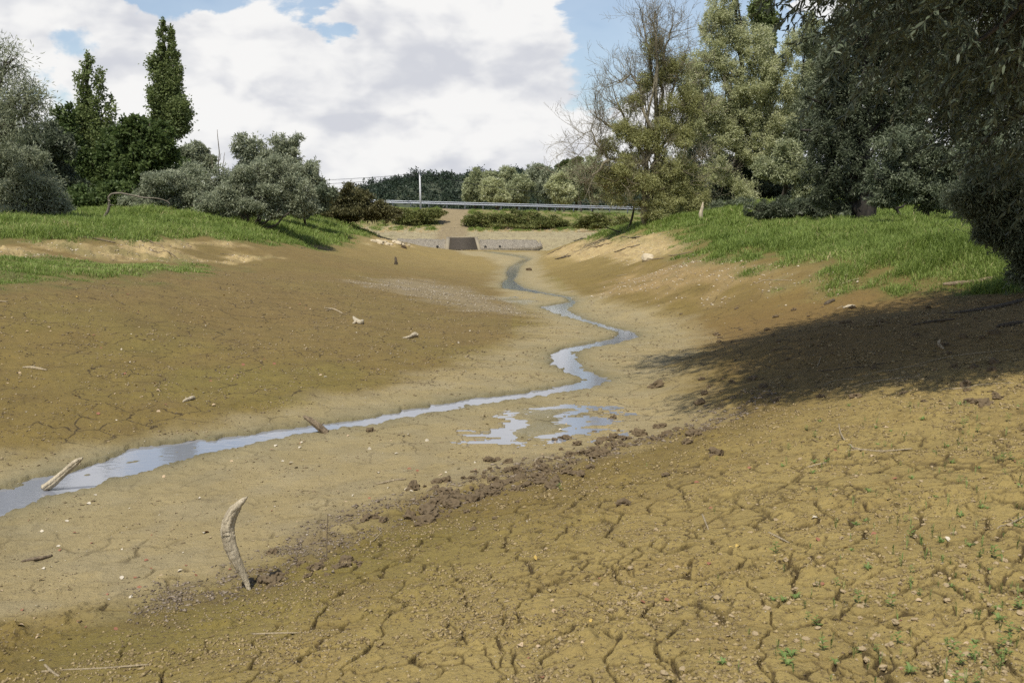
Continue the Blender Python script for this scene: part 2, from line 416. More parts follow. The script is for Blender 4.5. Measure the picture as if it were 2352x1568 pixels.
ckn = t.smooth(t.noise(geo.outputs['Position'], 1.1, 4, .6), .43, .56)
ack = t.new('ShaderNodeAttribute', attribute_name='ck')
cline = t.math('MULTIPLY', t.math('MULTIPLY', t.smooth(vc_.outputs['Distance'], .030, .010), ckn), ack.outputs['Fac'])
c2 = t.mixc(t.math('MULTIPLY', cline, .85), c2, (.045, .031, .015))  # distant cracks have no groove: their dark is drawn in the colour
c3 = t.mixc(1.0, c2, t.mixc(0.0, (1, 1, 1), (1, 1, 1)), 'MULTIPLY')
hs = t.new('ShaderNodeHueSaturation'); t.link(c2, hs.inputs['Color']); t.link(mul, hs.inputs['Value'])
t.link(hs.outputs[0], p.inputs['Base Color'])
rgh = t.math('SUBTRACT', .95, t.math('MULTIPLY', aw.outputs['Fac'], t.math('ADD', .22, t.math('MULTIPLY', t.smooth(nm, .38, .62), .50))))
t.link(rgh, p.inputs['Roughness']); p.inputs['Specular IOR Level'].default_value = .25
nf3 = t.noise(geo.outputs['Position'], 170, 3, .6)
hb = t.math('ADD', t.math('ADD', t.math('MULTIPLY', nf, .9), t.math('MULTIPLY', nf2, .42)), t.math('MULTIPLY', nf3, .14))
t.link(bump(t, hb, 1.0, .035), p.inputs['Normal'])

idx = np.arange(NR * NT).reshape(NR, NT)
q = np.stack([idx[:-1, :-1], idx[:-1, 1:], idx[1:, 1:], idx[1:, :-1]], -1).reshape(-1, 4)
gm = mesh_np('ground', np.stack([GX, GY, Z], 1), q, smooth=True)
if gm.polygons[len(q) // 2].normal.z < 0:
    gm.flip_normals()
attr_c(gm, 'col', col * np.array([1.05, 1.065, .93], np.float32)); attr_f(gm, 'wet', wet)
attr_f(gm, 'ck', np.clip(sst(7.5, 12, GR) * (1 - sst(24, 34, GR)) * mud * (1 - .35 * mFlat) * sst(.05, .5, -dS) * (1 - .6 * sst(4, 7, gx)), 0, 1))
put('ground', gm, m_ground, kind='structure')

# water: one thin sheet following the stream and the puddles
m_water, t, out = new_mat('stream_water')
p = t.new('ShaderNodeBsdfPrincipled'); t.link(p.outputs[0], out.inputs[0])
geo = t.new('ShaderNodeNewGeometry')
p.inputs['Base Color'].default_value = (.205, .215, .245, 1); p.inputs['Roughness'].default_value = .03; p.inputs['IOR'].default_value = 1.45
mp = t.new('ShaderNodeMapping'); t.link(geo.outputs['Position'], mp.inputs[0]); mp.inputs['Scale'].default_value = (1.0, 2.2, 1)
w1 = t.noise(mp.outputs[0], 5, 3, .5)
w2 = t.noise(mp.outputs[0], 22, 2, .5)
t.link(bump(t, t.math('ADD', w1, t.math('MULTIPLY', w2, .25)), .045, .03), p.inputs['Normal'])
# a grid over the thalweg instead of a lofted ribbon: never self-intersects in the bends
wv = []; wf = []
ys = np.concatenate([np.arange(4.0, 20, .25), np.arange(20, 60, .5)]); xs_ = np.linspace(-9, 9, 90)
XX, YY = np.meshgrid(xs_, ys, indexing='ij')
keep = np.maximum(sdist(XX, YY, STREAM), np.maximum(sdist(XX, YY, PUD), sdist(XX, YY, PUD2))) > -1.0
ii = np.arange(XX.size).reshape(XX.shape)
cellk = keep[:-1, :-1] | keep[1:, :-1] | keep[1:, 1:] | keep[:-1, 1:]
f = np.stack([ii[:-1, :-1], ii[1:, :-1], ii[1:, 1:], ii[:-1, 1:]], -1)[cellk]
used = np.unique(f); remap = np.zeros(XX.size, np.int32); remap[used] = np.arange(len(used))
lift = np.where(np.maximum(sdist(XX, YY, PUD), sdist(XX, YY, PUD2)) > -.55, .0, 0.0)
Vw = np.stack([XX.ravel(), YY.ravel(), bedz(YY.ravel()) + .0], 1)[used]
put('water', mesh_np('water', Vw, remap[f], smooth=True), m_water, kind='structure')
# surface height lookups on the finished ground
from mathutils.bvhtree import BVHTree
_rowfine = (rs > 2.6) & (rs < 128)
def ground_z(x, y):
    x = np.atleast_1d(np.asarray(x, float)); y = np.atleast_1d(np.asarray(y, float))
    r = np.hypot(x, y); a = np.arctan2(x, y)
    i = np.clip(np.searchsorted(rs, r) - 1, 0, NR - 2); j = np.clip(np.searchsorted(th, a) - 1, 0, NT - 2)
    fi = np.clip((r - rs[i]) / (rs[i + 1] - rs[i]), 0, 1); fj = np.clip((a - th[j]) / (th[j + 1] - th[j]), 0, 1)
    ZZ = Z.reshape(NR, NT)
    return (ZZ[i, j] * (1 - fi) + ZZ[i + 1, j] * fi) * (1 - fj) + (ZZ[i, j + 1] * (1 - fi) + ZZ[i + 1, j + 1] * fi) * fj
def mask_at(arr, x, y):
    r = np.hypot(x, y); a = np.arctan2(x, y)
    i = np.clip(np.searchsorted(rs, r), 0, NR - 1); j = np.clip(np.searchsorted(th, a), 0, NT - 1)
    return arr.reshape(NR, NT)[i, j]
def G(u, v):
    p = hit(u, v); p[2] = float(ground_z(p[0], p[1])[0]); return p

# ------------------------------------------------------------------ plant and wood materials
def leaf_mat(name, dark, light, trans=.3, hl=None, rough=.55):
    m, t, out = new_mat(name)
    at = t.new('ShaderNodeAttribute', attribute_name='tint')
    c = t.mixc(at.outputs['Fac'], dark, light)
    if hl: c = t.mixc(t.smooth(at.outputs['Fac'], .94, 1.0), c, hl)
    p = t.new('ShaderNodeBsdfPrincipled'); t.link(c, p.inputs['Base Color']); p.inputs['Roughness'].default_value = rough
    p.inputs['Specular IOR Level'].default_value = .3
    tr = t.new('ShaderNodeBsdfTranslucent'); t.link(c, tr.inputs[0])
    mx = t.new('ShaderNodeMixShader'); mx.inputs[0].default_value = trans
    t.link(p.outputs[0], mx.inputs[1]); t.link(tr.outputs[0], mx.inputs[2]); t.link(mx.outputs[0], out.inputs[0]); return m
def wood_mat(name, a, b, scale=14, stretch=(1, 1, .15)):
    m, t, out = new_mat(name)
    tc = t.new('ShaderNodeTexCoord'); mp = t.new('ShaderNodeMapping'); t.link(tc.outputs['Object'], mp.inputs[0]); mp.inputs['Scale'].default_value = stretch
    n = t.noise(mp.outputs[0], scale, 6, .7, .6)
    p = t.new('ShaderNodeBsdfPrincipled'); n2 = t.noise(mp.outputs[0], scale * 3.2, 5, .7, .3)
    c = t.mixc(t.smooth(n, .35, .65), a, b); c = t.mixc(t.math('MULTIPLY', t.smooth(n2, .54, .64), .42), c, tuple(q * .45 for q in a))
    t.link(c, p.inputs['Base Color']); p.inputs['Roughness'].default_value = .85
    t.link(bump(t, t.math('ADD', n, t.math('MULTIPLY', n2, .6)), .9, .02), p.inputs['Normal']); t.link(p.outputs[0], out.inputs[0]); return m
def flat_mat(name, c, rough=.7, var=.2, scale=30, metal=0.0):
    m, t, out = new_mat(name)
    tc = t.new('ShaderNodeTexCoord'); n = t.noise(tc.outputs['Object'], scale, 4, .6)
    p = t.new('ShaderNodeBsdfPrincipled'); p.inputs['Roughness'].default_value = rough; p.inputs['Metallic'].default_value = metal
    d = tuple(q * (1 - var) for q in c); e = tuple(min(1, q * (1 + var)) for q in c)
    t.link(t.mixc(n, d, e), p.inputs['Base Color']); t.link(p.outputs[0], out.inputs[0]); return m
M = {}
M['silver'] = leaf_mat('silver_willow_leaf', (.265, .295, .150), (.490, .510, .310), .40, (.62, .64, .48))
M['silverl'] = leaf_mat('pale_willow_leaf', (.380, .405, .205), (.660, .670, .420), .48, (.74, .74, .56))
M['greysh'] = leaf_mat('grey_shrub_leaf', (.215, .240, .150), (.420, .445, .305), .38, (.56, .58, .48))
M['poplar'] = leaf_mat('poplar_leaf', (.125, .165, .055), (.235, .280, .105), .42, (.33, .35, .19))
M['dark'] = leaf_mat('dark_tree_leaf', (.060, .095, .028), (.140, .185, .056), .36)
M['olive'] = leaf_mat('olive_leaf', (.300, .300, .115), (.510, .520, .250), .46, (.58, .58, .34))
M['brown'] = leaf_mat('bramble_leaf', (.085, .085, .034), (.175, .160, .068), .3)
M['bram'] = leaf_mat('bramble_green_leaf', (.105, .130, .036), (.230, .235, .075), .3, (.28, .22, .10))
M['shade'] = leaf_mat('shaded_willow_leaf', (.070, .088, .050), (.150, .172, .105), .30, (.24, .25, .19))  # willow leaf darkened so its colour carries the shade on these crowns
M['near'] = leaf_mat('near_willow_leaf', (.058, .076, .044), (.130, .150, .095), .18, (.28, .30, .23), .45)
M['midsh'] = leaf_mat('midsize_shrub_leaf', (.105, .130, .076), (.235, .265, .165), .32, (.34, .36, .28))
M['forest'] = leaf_mat('hill_wood_leaf', (.022, .036, .024), (.050, .072, .038), .15)
M['grass'] = leaf_mat('grass_blade', (.150, .215, .042), (.320, .400, .105), .44, (.50, .44, .22))
M['weed'] = leaf_mat('weed_leaf', (.140, .215, .060), (.260, .350, .110), .4)
M['bark'] = wood_mat('dark_bark', (.035, .028, .020), (.085, .070, .050))
M['barkd'] = wood_mat('shaded_bark', (.014, .011, .009), (.035, .028, .020))  # trunk shade put into the bark colour, a darker copy of the bark
M['barkl'] = wood_mat('grey_bark', (.11, .095, .070), (.22, .19, .14))
M['barky'] = wood_mat('lichen_bark', (.15, .130, .085), (.275, .240, .160))
M['drift'] = wood_mat('pale_driftwood', (.33, .275, .185), (.56, .48, .345), 22)
M['driftb'] = wood_mat('brown_driftwood', (.12, .088, .055), (.27, .205, .13), 22)
M['driftd'] = wood_mat('dark_driftwood', (.05, .037, .024), (.13, .10, .065), 22)
M['twig'] = wood_mat('dry_twig', (.26, .205, .125), (.42, .34, .215), 25)

def sphere_dirs(n, g):
    v = g.normal(size=(n, 3)); return v / np.linalg.norm(v, axis=1)[:, None]
def unit(v): return v / np.maximum(np.linalg.norm(v, axis=-1, keepdims=True), 1e-9)

def leaf_cloud(blobs, n, L, Wd, g, droop=.2, nsub=26, spread=.26, shell=(.45, 1.02), outw=.6, flat=.0):
    """blobs: (cx,cy,cz, rx,ry,rz). Leaves gathered in small sprays spread over and through each blob."""
    blobs = np.array(blobs, float)
    wgt = (blobs[:, 3] * blobs[:, 5] + blobs[:, 3] * blobs[:, 4]); wgt /= wgt.sum()
    vs = []; tint = []
    for b, w in zip(blobs, wgt):
        k = max(60, int(n * w)); ns = max(10, int(nsub * (.7 + .6 * g.random())))
        d = sphere_dirs(ns, g); rad = g.uniform(shell[0], shell[1], ns) ** .7
        cc = d * rad[:, None]
        sp = spread * g.uniform(.55, 1.35, ns)
        ct = g.normal(0, .17, ns)
        j = g.integers(0, ns, k)
        off = g.normal(size=(k, 3)) * sp[j][:, None] * .62
        loc = cc[j] + off
        pos = b[:3] + loc * b[3:6]
        o = unit(loc * (1 / b[3:6]) + .4 * off)
        dirv = unit(o * outw + g.normal(size=(k, 3)) * .75 + np.array([0, 0, -droop]))
        nrm = unit(np.cross(dirv, g.normal(size=(k, 3)))); 
        flip = np.sign((nrm * (o + np.array([0, 0, .5]))).sum(1)); nrm *= np.where(flip == 0, 1, flip)[:, None]
        side = np.cross(nrm, dirv)
        l = L * g.uniform(.6, 1.3, k)[:, None]; wd = Wd * g.uniform(.7, 1.3, k)[:, None]
        a = pos; c = pos + dirv * l; m = pos + dirv * l * .45 + nrm * l * .06
        vs.append(np.stack([a, m - side * wd * .5, c, m + side * wd * .5], 1).reshape(-1, 3))
        tn = np.clip(.45 + ct[j] + g.normal(0, .2, k), 0, 1); tint.append(np.repeat(tn, 4))
    V = np.concatenate(vs); T = np.concatenate(tint)
    return V, T
def leaf_mesh(name, V, T):
    f = np.arange(len(V), dtype=np.int32).reshape(-1, 4)
    me = mesh_np(name, V, f); attr_f(me, 'tint', T); return me

class Tubes:
    def __init__(s): s.v = []; s.f = []; s.n = 0
    def add(s, pts, rad, sides=6, cap=True, g=None, rough=0.0):
        pts = np.asarray(pts, float); rad = np.asarray(rad, float); n = len(pts)
        tan = np.gradient(pts, axis=0); tan = unit(tan)
        ref = np.array([0, 0, 1.0]) if abs(tan[0][2]) < .85 else np.array([1.0, 0, 0])
        u = unit(np.cross(tan, ref)); w = np.cross(tan, u)
        a = np.arange(sides) / sides * 2 * np.pi; _ph = float(g.uniform(0, 90)) if g is not None else 0.0
        ring = pts[:, None] + (np.cos(a)[None, :, None] * u[:, None] + np.sin(a)[None, :, None] * w[:, None]) * rad[:, None, None] * \
            (1 + (rough * 1.6 * (fbm(np.cos(a)[None] * 1.3 + np.arange(n)[:, None] * .16 + _ph, np.sin(a)[None] * 1.3 + np.arange(n)[:, None] * .05, 3, .6) + .5 * noise(a[None] * 2.2 + _ph + 0 * np.arange(n)[:, None], np.arange(n)[:, None] * .07 + 0 * a[None]))[:, :, None] if g is not None else 0))
        i = s.n + np.arange(n * sides).reshape(n, sides)
        s.v.append(ring.reshape(-1, 3))
        q = np.stack([i[:-1], np.roll(i[:-1], -1, 1), np.roll(i[1:], -1, 1), i[1:]], -1).reshape(-1, 4)
        s.f.append(q); s.n += n * sides
        if cap:
            for e, c in ((0, pts[0]), (n - 1, pts[-1])):
                s.v.append(c[None]); ci = s.n; s.n += 1
                r = i[e]; tri = np.stack([r, np.roll(r, -1), np.full(sides, ci), np.full(sides, ci)], -1)
                s.f.append(tri if e else tri[:, [1, 0, 2, 3]])
    def mesh(s, name):
        V = np.concatenate(s.v); F = np.concatenate(s.f)
        q = F[F[:, 2] != F[:, 3]]; tr = F[F[:, 2] == F[:, 3]][:, :3]
        return mesh_np(name, V, q, tr, smooth=True)
def wobble(a, b, n, amp, g, sag=0):
    t = np.linspace(0, 1, n)[:, None]; p = np.asarray(a) * (1 - t) + np.asarray(b) * t
    L = np.linalg.norm(np.asarray(b) - np.asarray(a))
    w = np.cumsum(g.normal(0, amp * L / n ** .5, (n, 3)), 0); w -= t * w[-1:]
    p = p + w * np.sin(np.pi * t) ** .5; p[:, 2] -= (sag * L * np.sin(np.pi * t))[:, 0]; return p
def limbs(tb, base, blobs, r0, g, twigs=6, trunk_h=None):
    """a trunk from the base, a limb to each leaf mass and finer branches inside it"""
    bl = np.array(blobs, float); top = bl[np.argmax(bl[:, 2])]
    h = trunk_h if trunk_h is not None else .45
    fork = np.asarray(base) * (1 - h) + np.array([bl[:, 0].mean() * .5 + base[0] * .5, bl[:, 1].mean() * .5 + base[1] * .5, top[2]]) * h
    tr = wobble(base, fork, 8, .06, g); tb.add(tr, np.linspace(r0, r0 * .72, 8), 9, g=g, rough=.05)
    tb.add(wobble(fork, top[:3] + np.array([0, 0, top[5] * .5]), 9, .07, g), np.linspace(r0 * .7, r0 * .1, 9), 7)
    if len(bl) > 24: bl = bl[g.choice(len(bl), 24, replace=False)]
    for b in bl:
        s = tr[-1 - g.integers(0, 4)] if b[2] > fork[2] else tr[g.integers(3, 8)]
        k = r0 * g.uniform(.28, .45)
        tb.add(wobble(s, b[:3], 8, .09, g, .03), np.linspace(k, k * .35, 8), 6)
        for _ in range(twigs):
            d = sphere_dirs(1, g)[0]; d[2] = abs(d[2]) * .8 - .15
            tb.add(wobble(b[:3] - g.uniform(0, .4) * (b[:3] - s) * .5, b[:3] + d * b[3:6] * g.uniform(.7, 1.0), 6, .1, g), np.linspace(k * .35, .012, 6), 4, cap=False)

def pxb(lst, Y, dep=.8):
    """(u,v,ru,rv[,dY]) in photo units -> leaf masses in metres at distance Y"""
    out = []
    for q in lst:
        u, v, ru, rv = q[:4]; y = Y + (q[4] if len(q) > 4 else 0)
        p = at_depth(u, v, y); k = y / F0
        out.append((p[0], p[1], p[2], ru * k, max(ru, rv) * .5 * k * dep + ru * k * dep * .5, rv * k))
    return out
def billow_up(blobs, g, k=7, rs=(.36, .60), at=.76):
    out = []
    for b in blobs:
        b = np.array(b); out.append(tuple(np.concatenate([b[:3], b[3:] * .78])))
        for d in sphere_dirs(k, g):
            d[2] = d[2] * .8 + .12
            c = b[:3] + d * b[3:] * at * g.uniform(.8, 1.25); out.append(tuple(np.concatenate([c, b[3:] * g.uniform(*rs) * g.uniform(.85, 1.15, 3)])))
    return out
def poplar_blobs(uc, vt, vb, wmax, Y, n, g, lean=0, tips=()):
    out = []
    for k in range(n):
        s_ = (k + g.random()) / n; v = vt + (vb - vt) * s_
        wd = wmax * (.28 + .72 * min(1, s_ * 1.9) ** .8) * (1 - .35 * max(0, s_ - .75) * 3)
        u = uc + lean * s_ + g.uniform(-1, 1) * wd * (.9 if g.random() < .75 else 1.15)
        ru = g.uniform(.18, .36) * wmax * (.5 + .5 * min(1, s_ * 2)); out.append((u, v, ru, ru * g.uniform(1.2, 2.0), g.uniform(-1, 1) * wd * Y / F0 * .6))
    return out + list(tips)
def tree(name, cat, label, blobs, base, mat, n, L, Wd, seed, billow=0, bark='bark', r0=.2, group=None, droop=.2, nsub=26, spread=.26, twigs=5, trunk_h=None, shell=(.45, 1.02), outw=.6, extra=None):
    g = np.random.default_rng(seed)
    base = np.array(base, float); base[2] = float(ground_z(base[0], base[1])[0]) - .05
    t_ = thing(name, base, label, cat, group)
    lb = billow_up(blobs, g, billow) if billow else blobs
    V, T = leaf_cloud(lb, n, L, Wd, g, droop, max(8, nsub // 3) if billow else nsub, spread * (1.25 if billow else 1), shell, outw)
    zmin = ground_z(V[:, 0], V[:, 1]); V[:, 2] = np.maximum(V[:, 2], zmin - .05 + .2 * g.random(len(V)))
    put('crown', leaf_mesh('crown', V - base, T), M[mat], t_)
    tb = Tubes(); limbs(tb, base, blobs, r0, g, twigs, trunk_h)
    if extra: extra(tb, g)
    me = tb.mesh('trunk')
    me.transform(Matrix.Translation(Vector(-base)))
    put('trunk', me, M[bark], t_)
    return t_
def gb(u, Y): p = at_depth(u, 500, Y); return (p[0], p[1], 0)

GL, GRt, GF = 'trees and shrubs behind the left meadow', 'trees along the right bank', 'willows beyond the road'
# --- left side
tree('willow_tree', 'tree', 'airy grey willow with dark bent limbs at the far left edge', pxb([(10,140,45,40),(45,215,55,32),(-40,190,60,70),(85,225,28,18),(20,285,60,38),(-50,300,70,60),(60,250,45,25),(-60,110,50,50)], 38), gb(-60, 39), 'greysh', 14000, .20, .032, 1, r0=.26, group=GL, twigs=9, spread=.5)
tree('willow_shrub', 'shrub', 'round grey-green willow shrub at the left edge of the meadow', pxb([(60,395,62,52),(5,400,60,60),(105,440,42,40),(40,445,80,40),(-50,420,60,60),(135,462,30,26),(30,474,80,20),(115,478,50,16),(-40,470,60,24),(70,365,34,28),(-10,355,50,34)], 41), gb(40, 42), 'greysh', 36000, .16, .045, 2, r0=.12, group=GL, billow=6)
gp = np.random.default_rng(303)
tree('poplar_tree', 'tree', 'shorter poplar with two leafy spires left of the tallest poplar', pxb(poplar_blobs(202,128,400,34,62,46,gp,-8) + poplar_blobs(236,160,400,30,62,36,gp,-6) + poplar_blobs(195,255,475,66,62,70,gp,0), 62, 1.0), gb(203, 63), 'poplar', 34000, .18, .115, 3, r0=.26, group=GL, droop=.0, nsub=5, spread=.75, trunk_h=.6, twigs=1)
tree('poplar_tree', 'tree', 'tallest slender poplar standing clear above the left trees', pxb(poplar_blobs(373,46,250,19,66,42,gp,2) + poplar_blobs(396,62,260,19,66,38,gp,4) + poplar_blobs(382,165,312,37,66,60,gp,6,[(350,140,9,14,0),(352,162,12,20,0),(415,262,18,9,0),(420,296,14,6,0)]), 66, 1.0), gb(384, 67), 'poplar', 30000, .17, .11, 4, r0=.28, group=GL, droop=.0, nsub=5, spread=.75, trunk_h=.7, twigs=1)
tree('leafy_tree', 'tree', 'dark round broadleaf tree at the foot of the tallest poplar', pxb([(345,300,52,34),(305,335,44,42),(375,345,34,42),(340,370,60,45),(295,400,40,50),(375,405,40,45),(330,440,60,36)], 56), gb(335, 57), 'dark', 34000, .22, .14, 5, r0=.22, group=GL, billow=6)
tree('leafy_tree', 'tree', 'olive green bushy tree between the left edge shrub and the shorter poplar', pxb([(95,320,42,40),(125,350,40,40),(70,345,40,40),(120,405,46,45),(150,440,40,38)], 54), gb(120, 55), 'shade', 26000, .2, .08, 6, r0=.16, group=GL, billow=6)
tree('leafy_shrub', 'shrub', 'low dark shrub in the shade below the two poplars', pxb([(215,455,50,26),(265,450,40,28),(170,460,30,22)], 50), gb(215, 51), 'dark', 12000, .18, .1, 7, r0=.08, group=GL)
tree('willow_tree', 'tree', 'distant blue-green domed willow right of the tallest poplar', pxb([(448,352,28,26),(470,372,22,24),(428,372,22,24),(455,395,40,26)], 76), gb(450, 77), 'greysh', 16000, .26, .09, 8, r0=.2, group=GL, billow=6)
tree('willow_tree', 'tree', 'open twin-crowned willow rising behind the silver shrubs', pxb([(565,336,36,28),(592,356,40,26),(650,326,32,26),(660,356,32,26),(625,372,46,28),(600,395,50,34),(668,385,26,24)], 66), gb(620, 67), 'greysh', 20000, .22, .075, 9, bark='bark', r0=.2, group=GL, twigs=6, billow=6)
tree('willow_tree', 'tree', 'small grey willow at the right end of the left tree row', pxb([(700,392,32,26),(722,418,26,22),(690,425,30,26),(735,440,16,18)], 60), gb(705, 61), 'greysh', 13000, .2, .06, 10, r0=.14, group=GL, billow=6)
tree('willow_shrub', 'shrub', 'wide silvery willow shrub behind the arched dead branch', pxb([(430,408,44,32),(345,438,40,30),(400,440,60,38),(470,450,44,38),(360,468,58,22),(440,475,70,26),(320,465,34,24),(490,420,40,36),(520,450,40,40),(380,420,46,34)], 49), gb(400, 50), 'greysh', 52000, .14, .042, 11, r0=.1, group=GL, nsub=36, billow=6)
def l10x(tb, g):
    b = np.array(gb(585, 47.0)); b[2] = float(ground_z(b[0], b[1])[0])
    for u, v in ((560,470),(600,478),(640,480),(665,488),(545,485)):
        e = at_depth(u, v, 46.4); tb.add(wobble(b + np.array([(u - 600) * .006, 0, 0]), e, 6, .1, g), np.linspace(.07, .03, 6), 5)
tree('willow_shrub', 'shrub', 'largest silver willow shrub with dark stems bared at its foot', pxb([(590,400,52,36),(545,430,44,36),(630,430,56,40),(580,455,66,36),(665,462,46,30),(520,465,40,30),(610,478,66,22),(690,470,34,28),(560,478,50,22),(480,470,40,28),(640,400,44,34),(700,440,30,28)], 47), gb(595, 48), 'greysh', 64000, .14, .042, 12, r0=.1, group=GL, nsub=36, extra=l10x, billow=6)
# bare saplings
def bare(name, cat, label, paths, Y, mat, group=None):
    base = at_depth(paths[0][0][0], paths[0][0][1], Y); g = np.random.default_rng(len(label))
    tb = Tubes()
    for pth in paths:
        pts = np.array([at_depth(q[0], q[1], Y + (q[3] if len(q) > 3 else 0)) for q in pth]); rad = np.array([q[2] for q in pth]) * Y / F0
        tt = np.linspace(0, len(pts) - 1, (len(pts) - 1) * 4 + 1); i0 = np.arange(len(pts))
        ps = np.stack([np.interp(tt, i0, pts[:, k]) for k in range(3)], 1); ps[1:-1] += g.normal(0, .012 * Y / 40, ps[1:-1].shape)
        tb.add(ps, np.interp(tt, i0, rad), 6)
    me = tb.mesh(name); me.transform(Matrix.Translation(Vector(-base)))
    return put(name, me, M[mat], None, base, label, cat, group)
bare('bare_sapling', 'sapling', 'thin leafless sapling poles standing between the left willows', [[(503,400,1.6),(502,350,1.2),(499,298,.5)],[(492,400,1.2),(487,370,.8),(482,348,.4)],[(512,395,1),(513,370,.8),(516,350,.4)],[(503,370,.8),(508,352,.4)]], 72, 'barkl')
tree('leafy_tree', 'tree', 'dark green tree with a pointed top standing close left of the shorter poplar', pxb([(150,290,26,40),(140,340,40,44),(165,380,46,50),(130,420,46,44),(175,440,50,40)], 60), gb(155, 61), 'dark', 30000, .2, .11, 70, billow=6, r0=.18, group=GL)
tree('leafy_tree', 'tree', 'dark green leafy tree linking the two poplars low down', pxb([(262,330,30,40),(250,380,40,50),(285,400,40,46),(255,440,50,40)], 60), gb(262, 61), 'dark', 24000, .2, .11, 71, billow=6, r0=.16, group=GL)
# --- brambles
GB = 'brambles on the road bank'
tree('bramble_bush', 'bush', 'dark brownish bramble thicket at the left end of the guardrail', pxb([(745,458,34,30),(790,470,46,34),(845,478,46,32),(885,490,34,22),(725,480,30,26),(800,492,60,18),(830,462,26,20)], 80, .9), gb(800, 81), 'brown', 34000, .2, .10, 13, r0=.06, group=GB, nsub=40, billow=6)
tree('sapling_tree', 'sapling', 'thin sprig of leaves rising over the dark bramble thicket', pxb([(797,430,9,12),(805,424,7,7),(790,440,9,9)], 79), gb(797, 79.5), 'brown', 700, .2, .08, 14, r0=.03, twigs=3)
def dambush(label, lst, Y, mat, n, seed, name='bramble_bush', cat='bush'):
    tree(name, cat, label, pxb(lst, Y, .6), gb(np.mean([q[0] for q in lst]), Y), mat, n, .2, .10, seed, r0=.03, group=GB, nsub=36, twigs=2, billow=5)
dambush('weedy green brambles under the pole between thicket and bare path', [(930,496,30,15),(965,492,30,12),(1000,488,22,9),(950,508,40,9),(990,500,24,10)], 105.5, 'bram', 16000, 15)
dambush('long bramble mound right of the bare path under the guardrail', [(1085,507,26,12),(1120,503,36,13),(1165,505,42,15),(1215,503,42,13),(1262,510,36,12),(1290,515,22,9),(1190,515,70,8)], 104.5, 'bram', 30000, 16)
dambush('short bramble clump beside the half-bare willow', [(1350,508,26,12),(1385,503,30,12),(1420,508,26,12),(1370,518,40,8)], 98, 'bram', 14000, 17)
# --- willows beyond the road
far = [((1095,432,24,28),(1085,448,18,24),'silver',150,'rounded willow at the left end of the row beyond the guardrail'),
 ((1132,440,22,24),(1150,452,20,20),'silverl',138,'brightest low silvery willow just behind the guardrail'),
 ((1120,415,22,16),(1172,418,28,24),'silver',156,'greenish willow behind the brightest low one'),
 ((1195,432,24,26),(1180,452,26,16),'silver',142,'mid silver willow in the middle of the row beyond the guardrail'),
 ((1232,405,28,24),(1240,430,28,30),'greysh',158,'tallest dark willow in the middle of the row beyond the guardrail'),
 ((1265,415,22,28),(1262,445,18,22),'greysh',154,'bluish narrow willow right of the tallest dark one'),
 ((1290,425,24,26),(1285,450,22,18),'silverl',140,'pale willow with open gaps left of the half-bare willow'),
 ((1320,405,24,26),(1325,440,26,28),'silver',150,'full willow partly behind the twigs of the half-bare willow'),
 ((1355,400,26,34),(1365,440,30,28),'silver',146,'broad willow mostly hidden behind the half-bare willow'),
 ((1298,383,8,8),(1290,392,10,8),'dark',172,'small dark treetop showing over the far willows'),
 ((1325,378,14,12),(1340,390,16,14),'poplar',176,'bright green treetop over the far willows')]
for k, (a, b, mt, Y, lab) in enumerate(far):
    cx = (a[0] + b[0]) / 2; cv = b[1] + b[3]
    bl = [a, b, (cx - 8, (a[1] + b[1]) / 2, a[2] * .8, a[3] * .8), (cx + 9, b[1] + 8, b[2] * .8, 12), (a[0] + 6, a[1] - 6, a[2] * .5, a[3] * .6)]
    bl = [(q[0], q[1] - 3, q[2] * 1.12, q[3] * 1.12) for q in bl]
    tree('willow_tree' if mt not in ('dark', 'poplar') else 'leafy_tree', 'tree', lab, pxb(bl, Y, .8), gb(cx, Y + 1), mt, 15000, .36, .14, 30 + k, r0=.2, group=GF, twigs=3, nsub=26, spread=.22, billow=6)
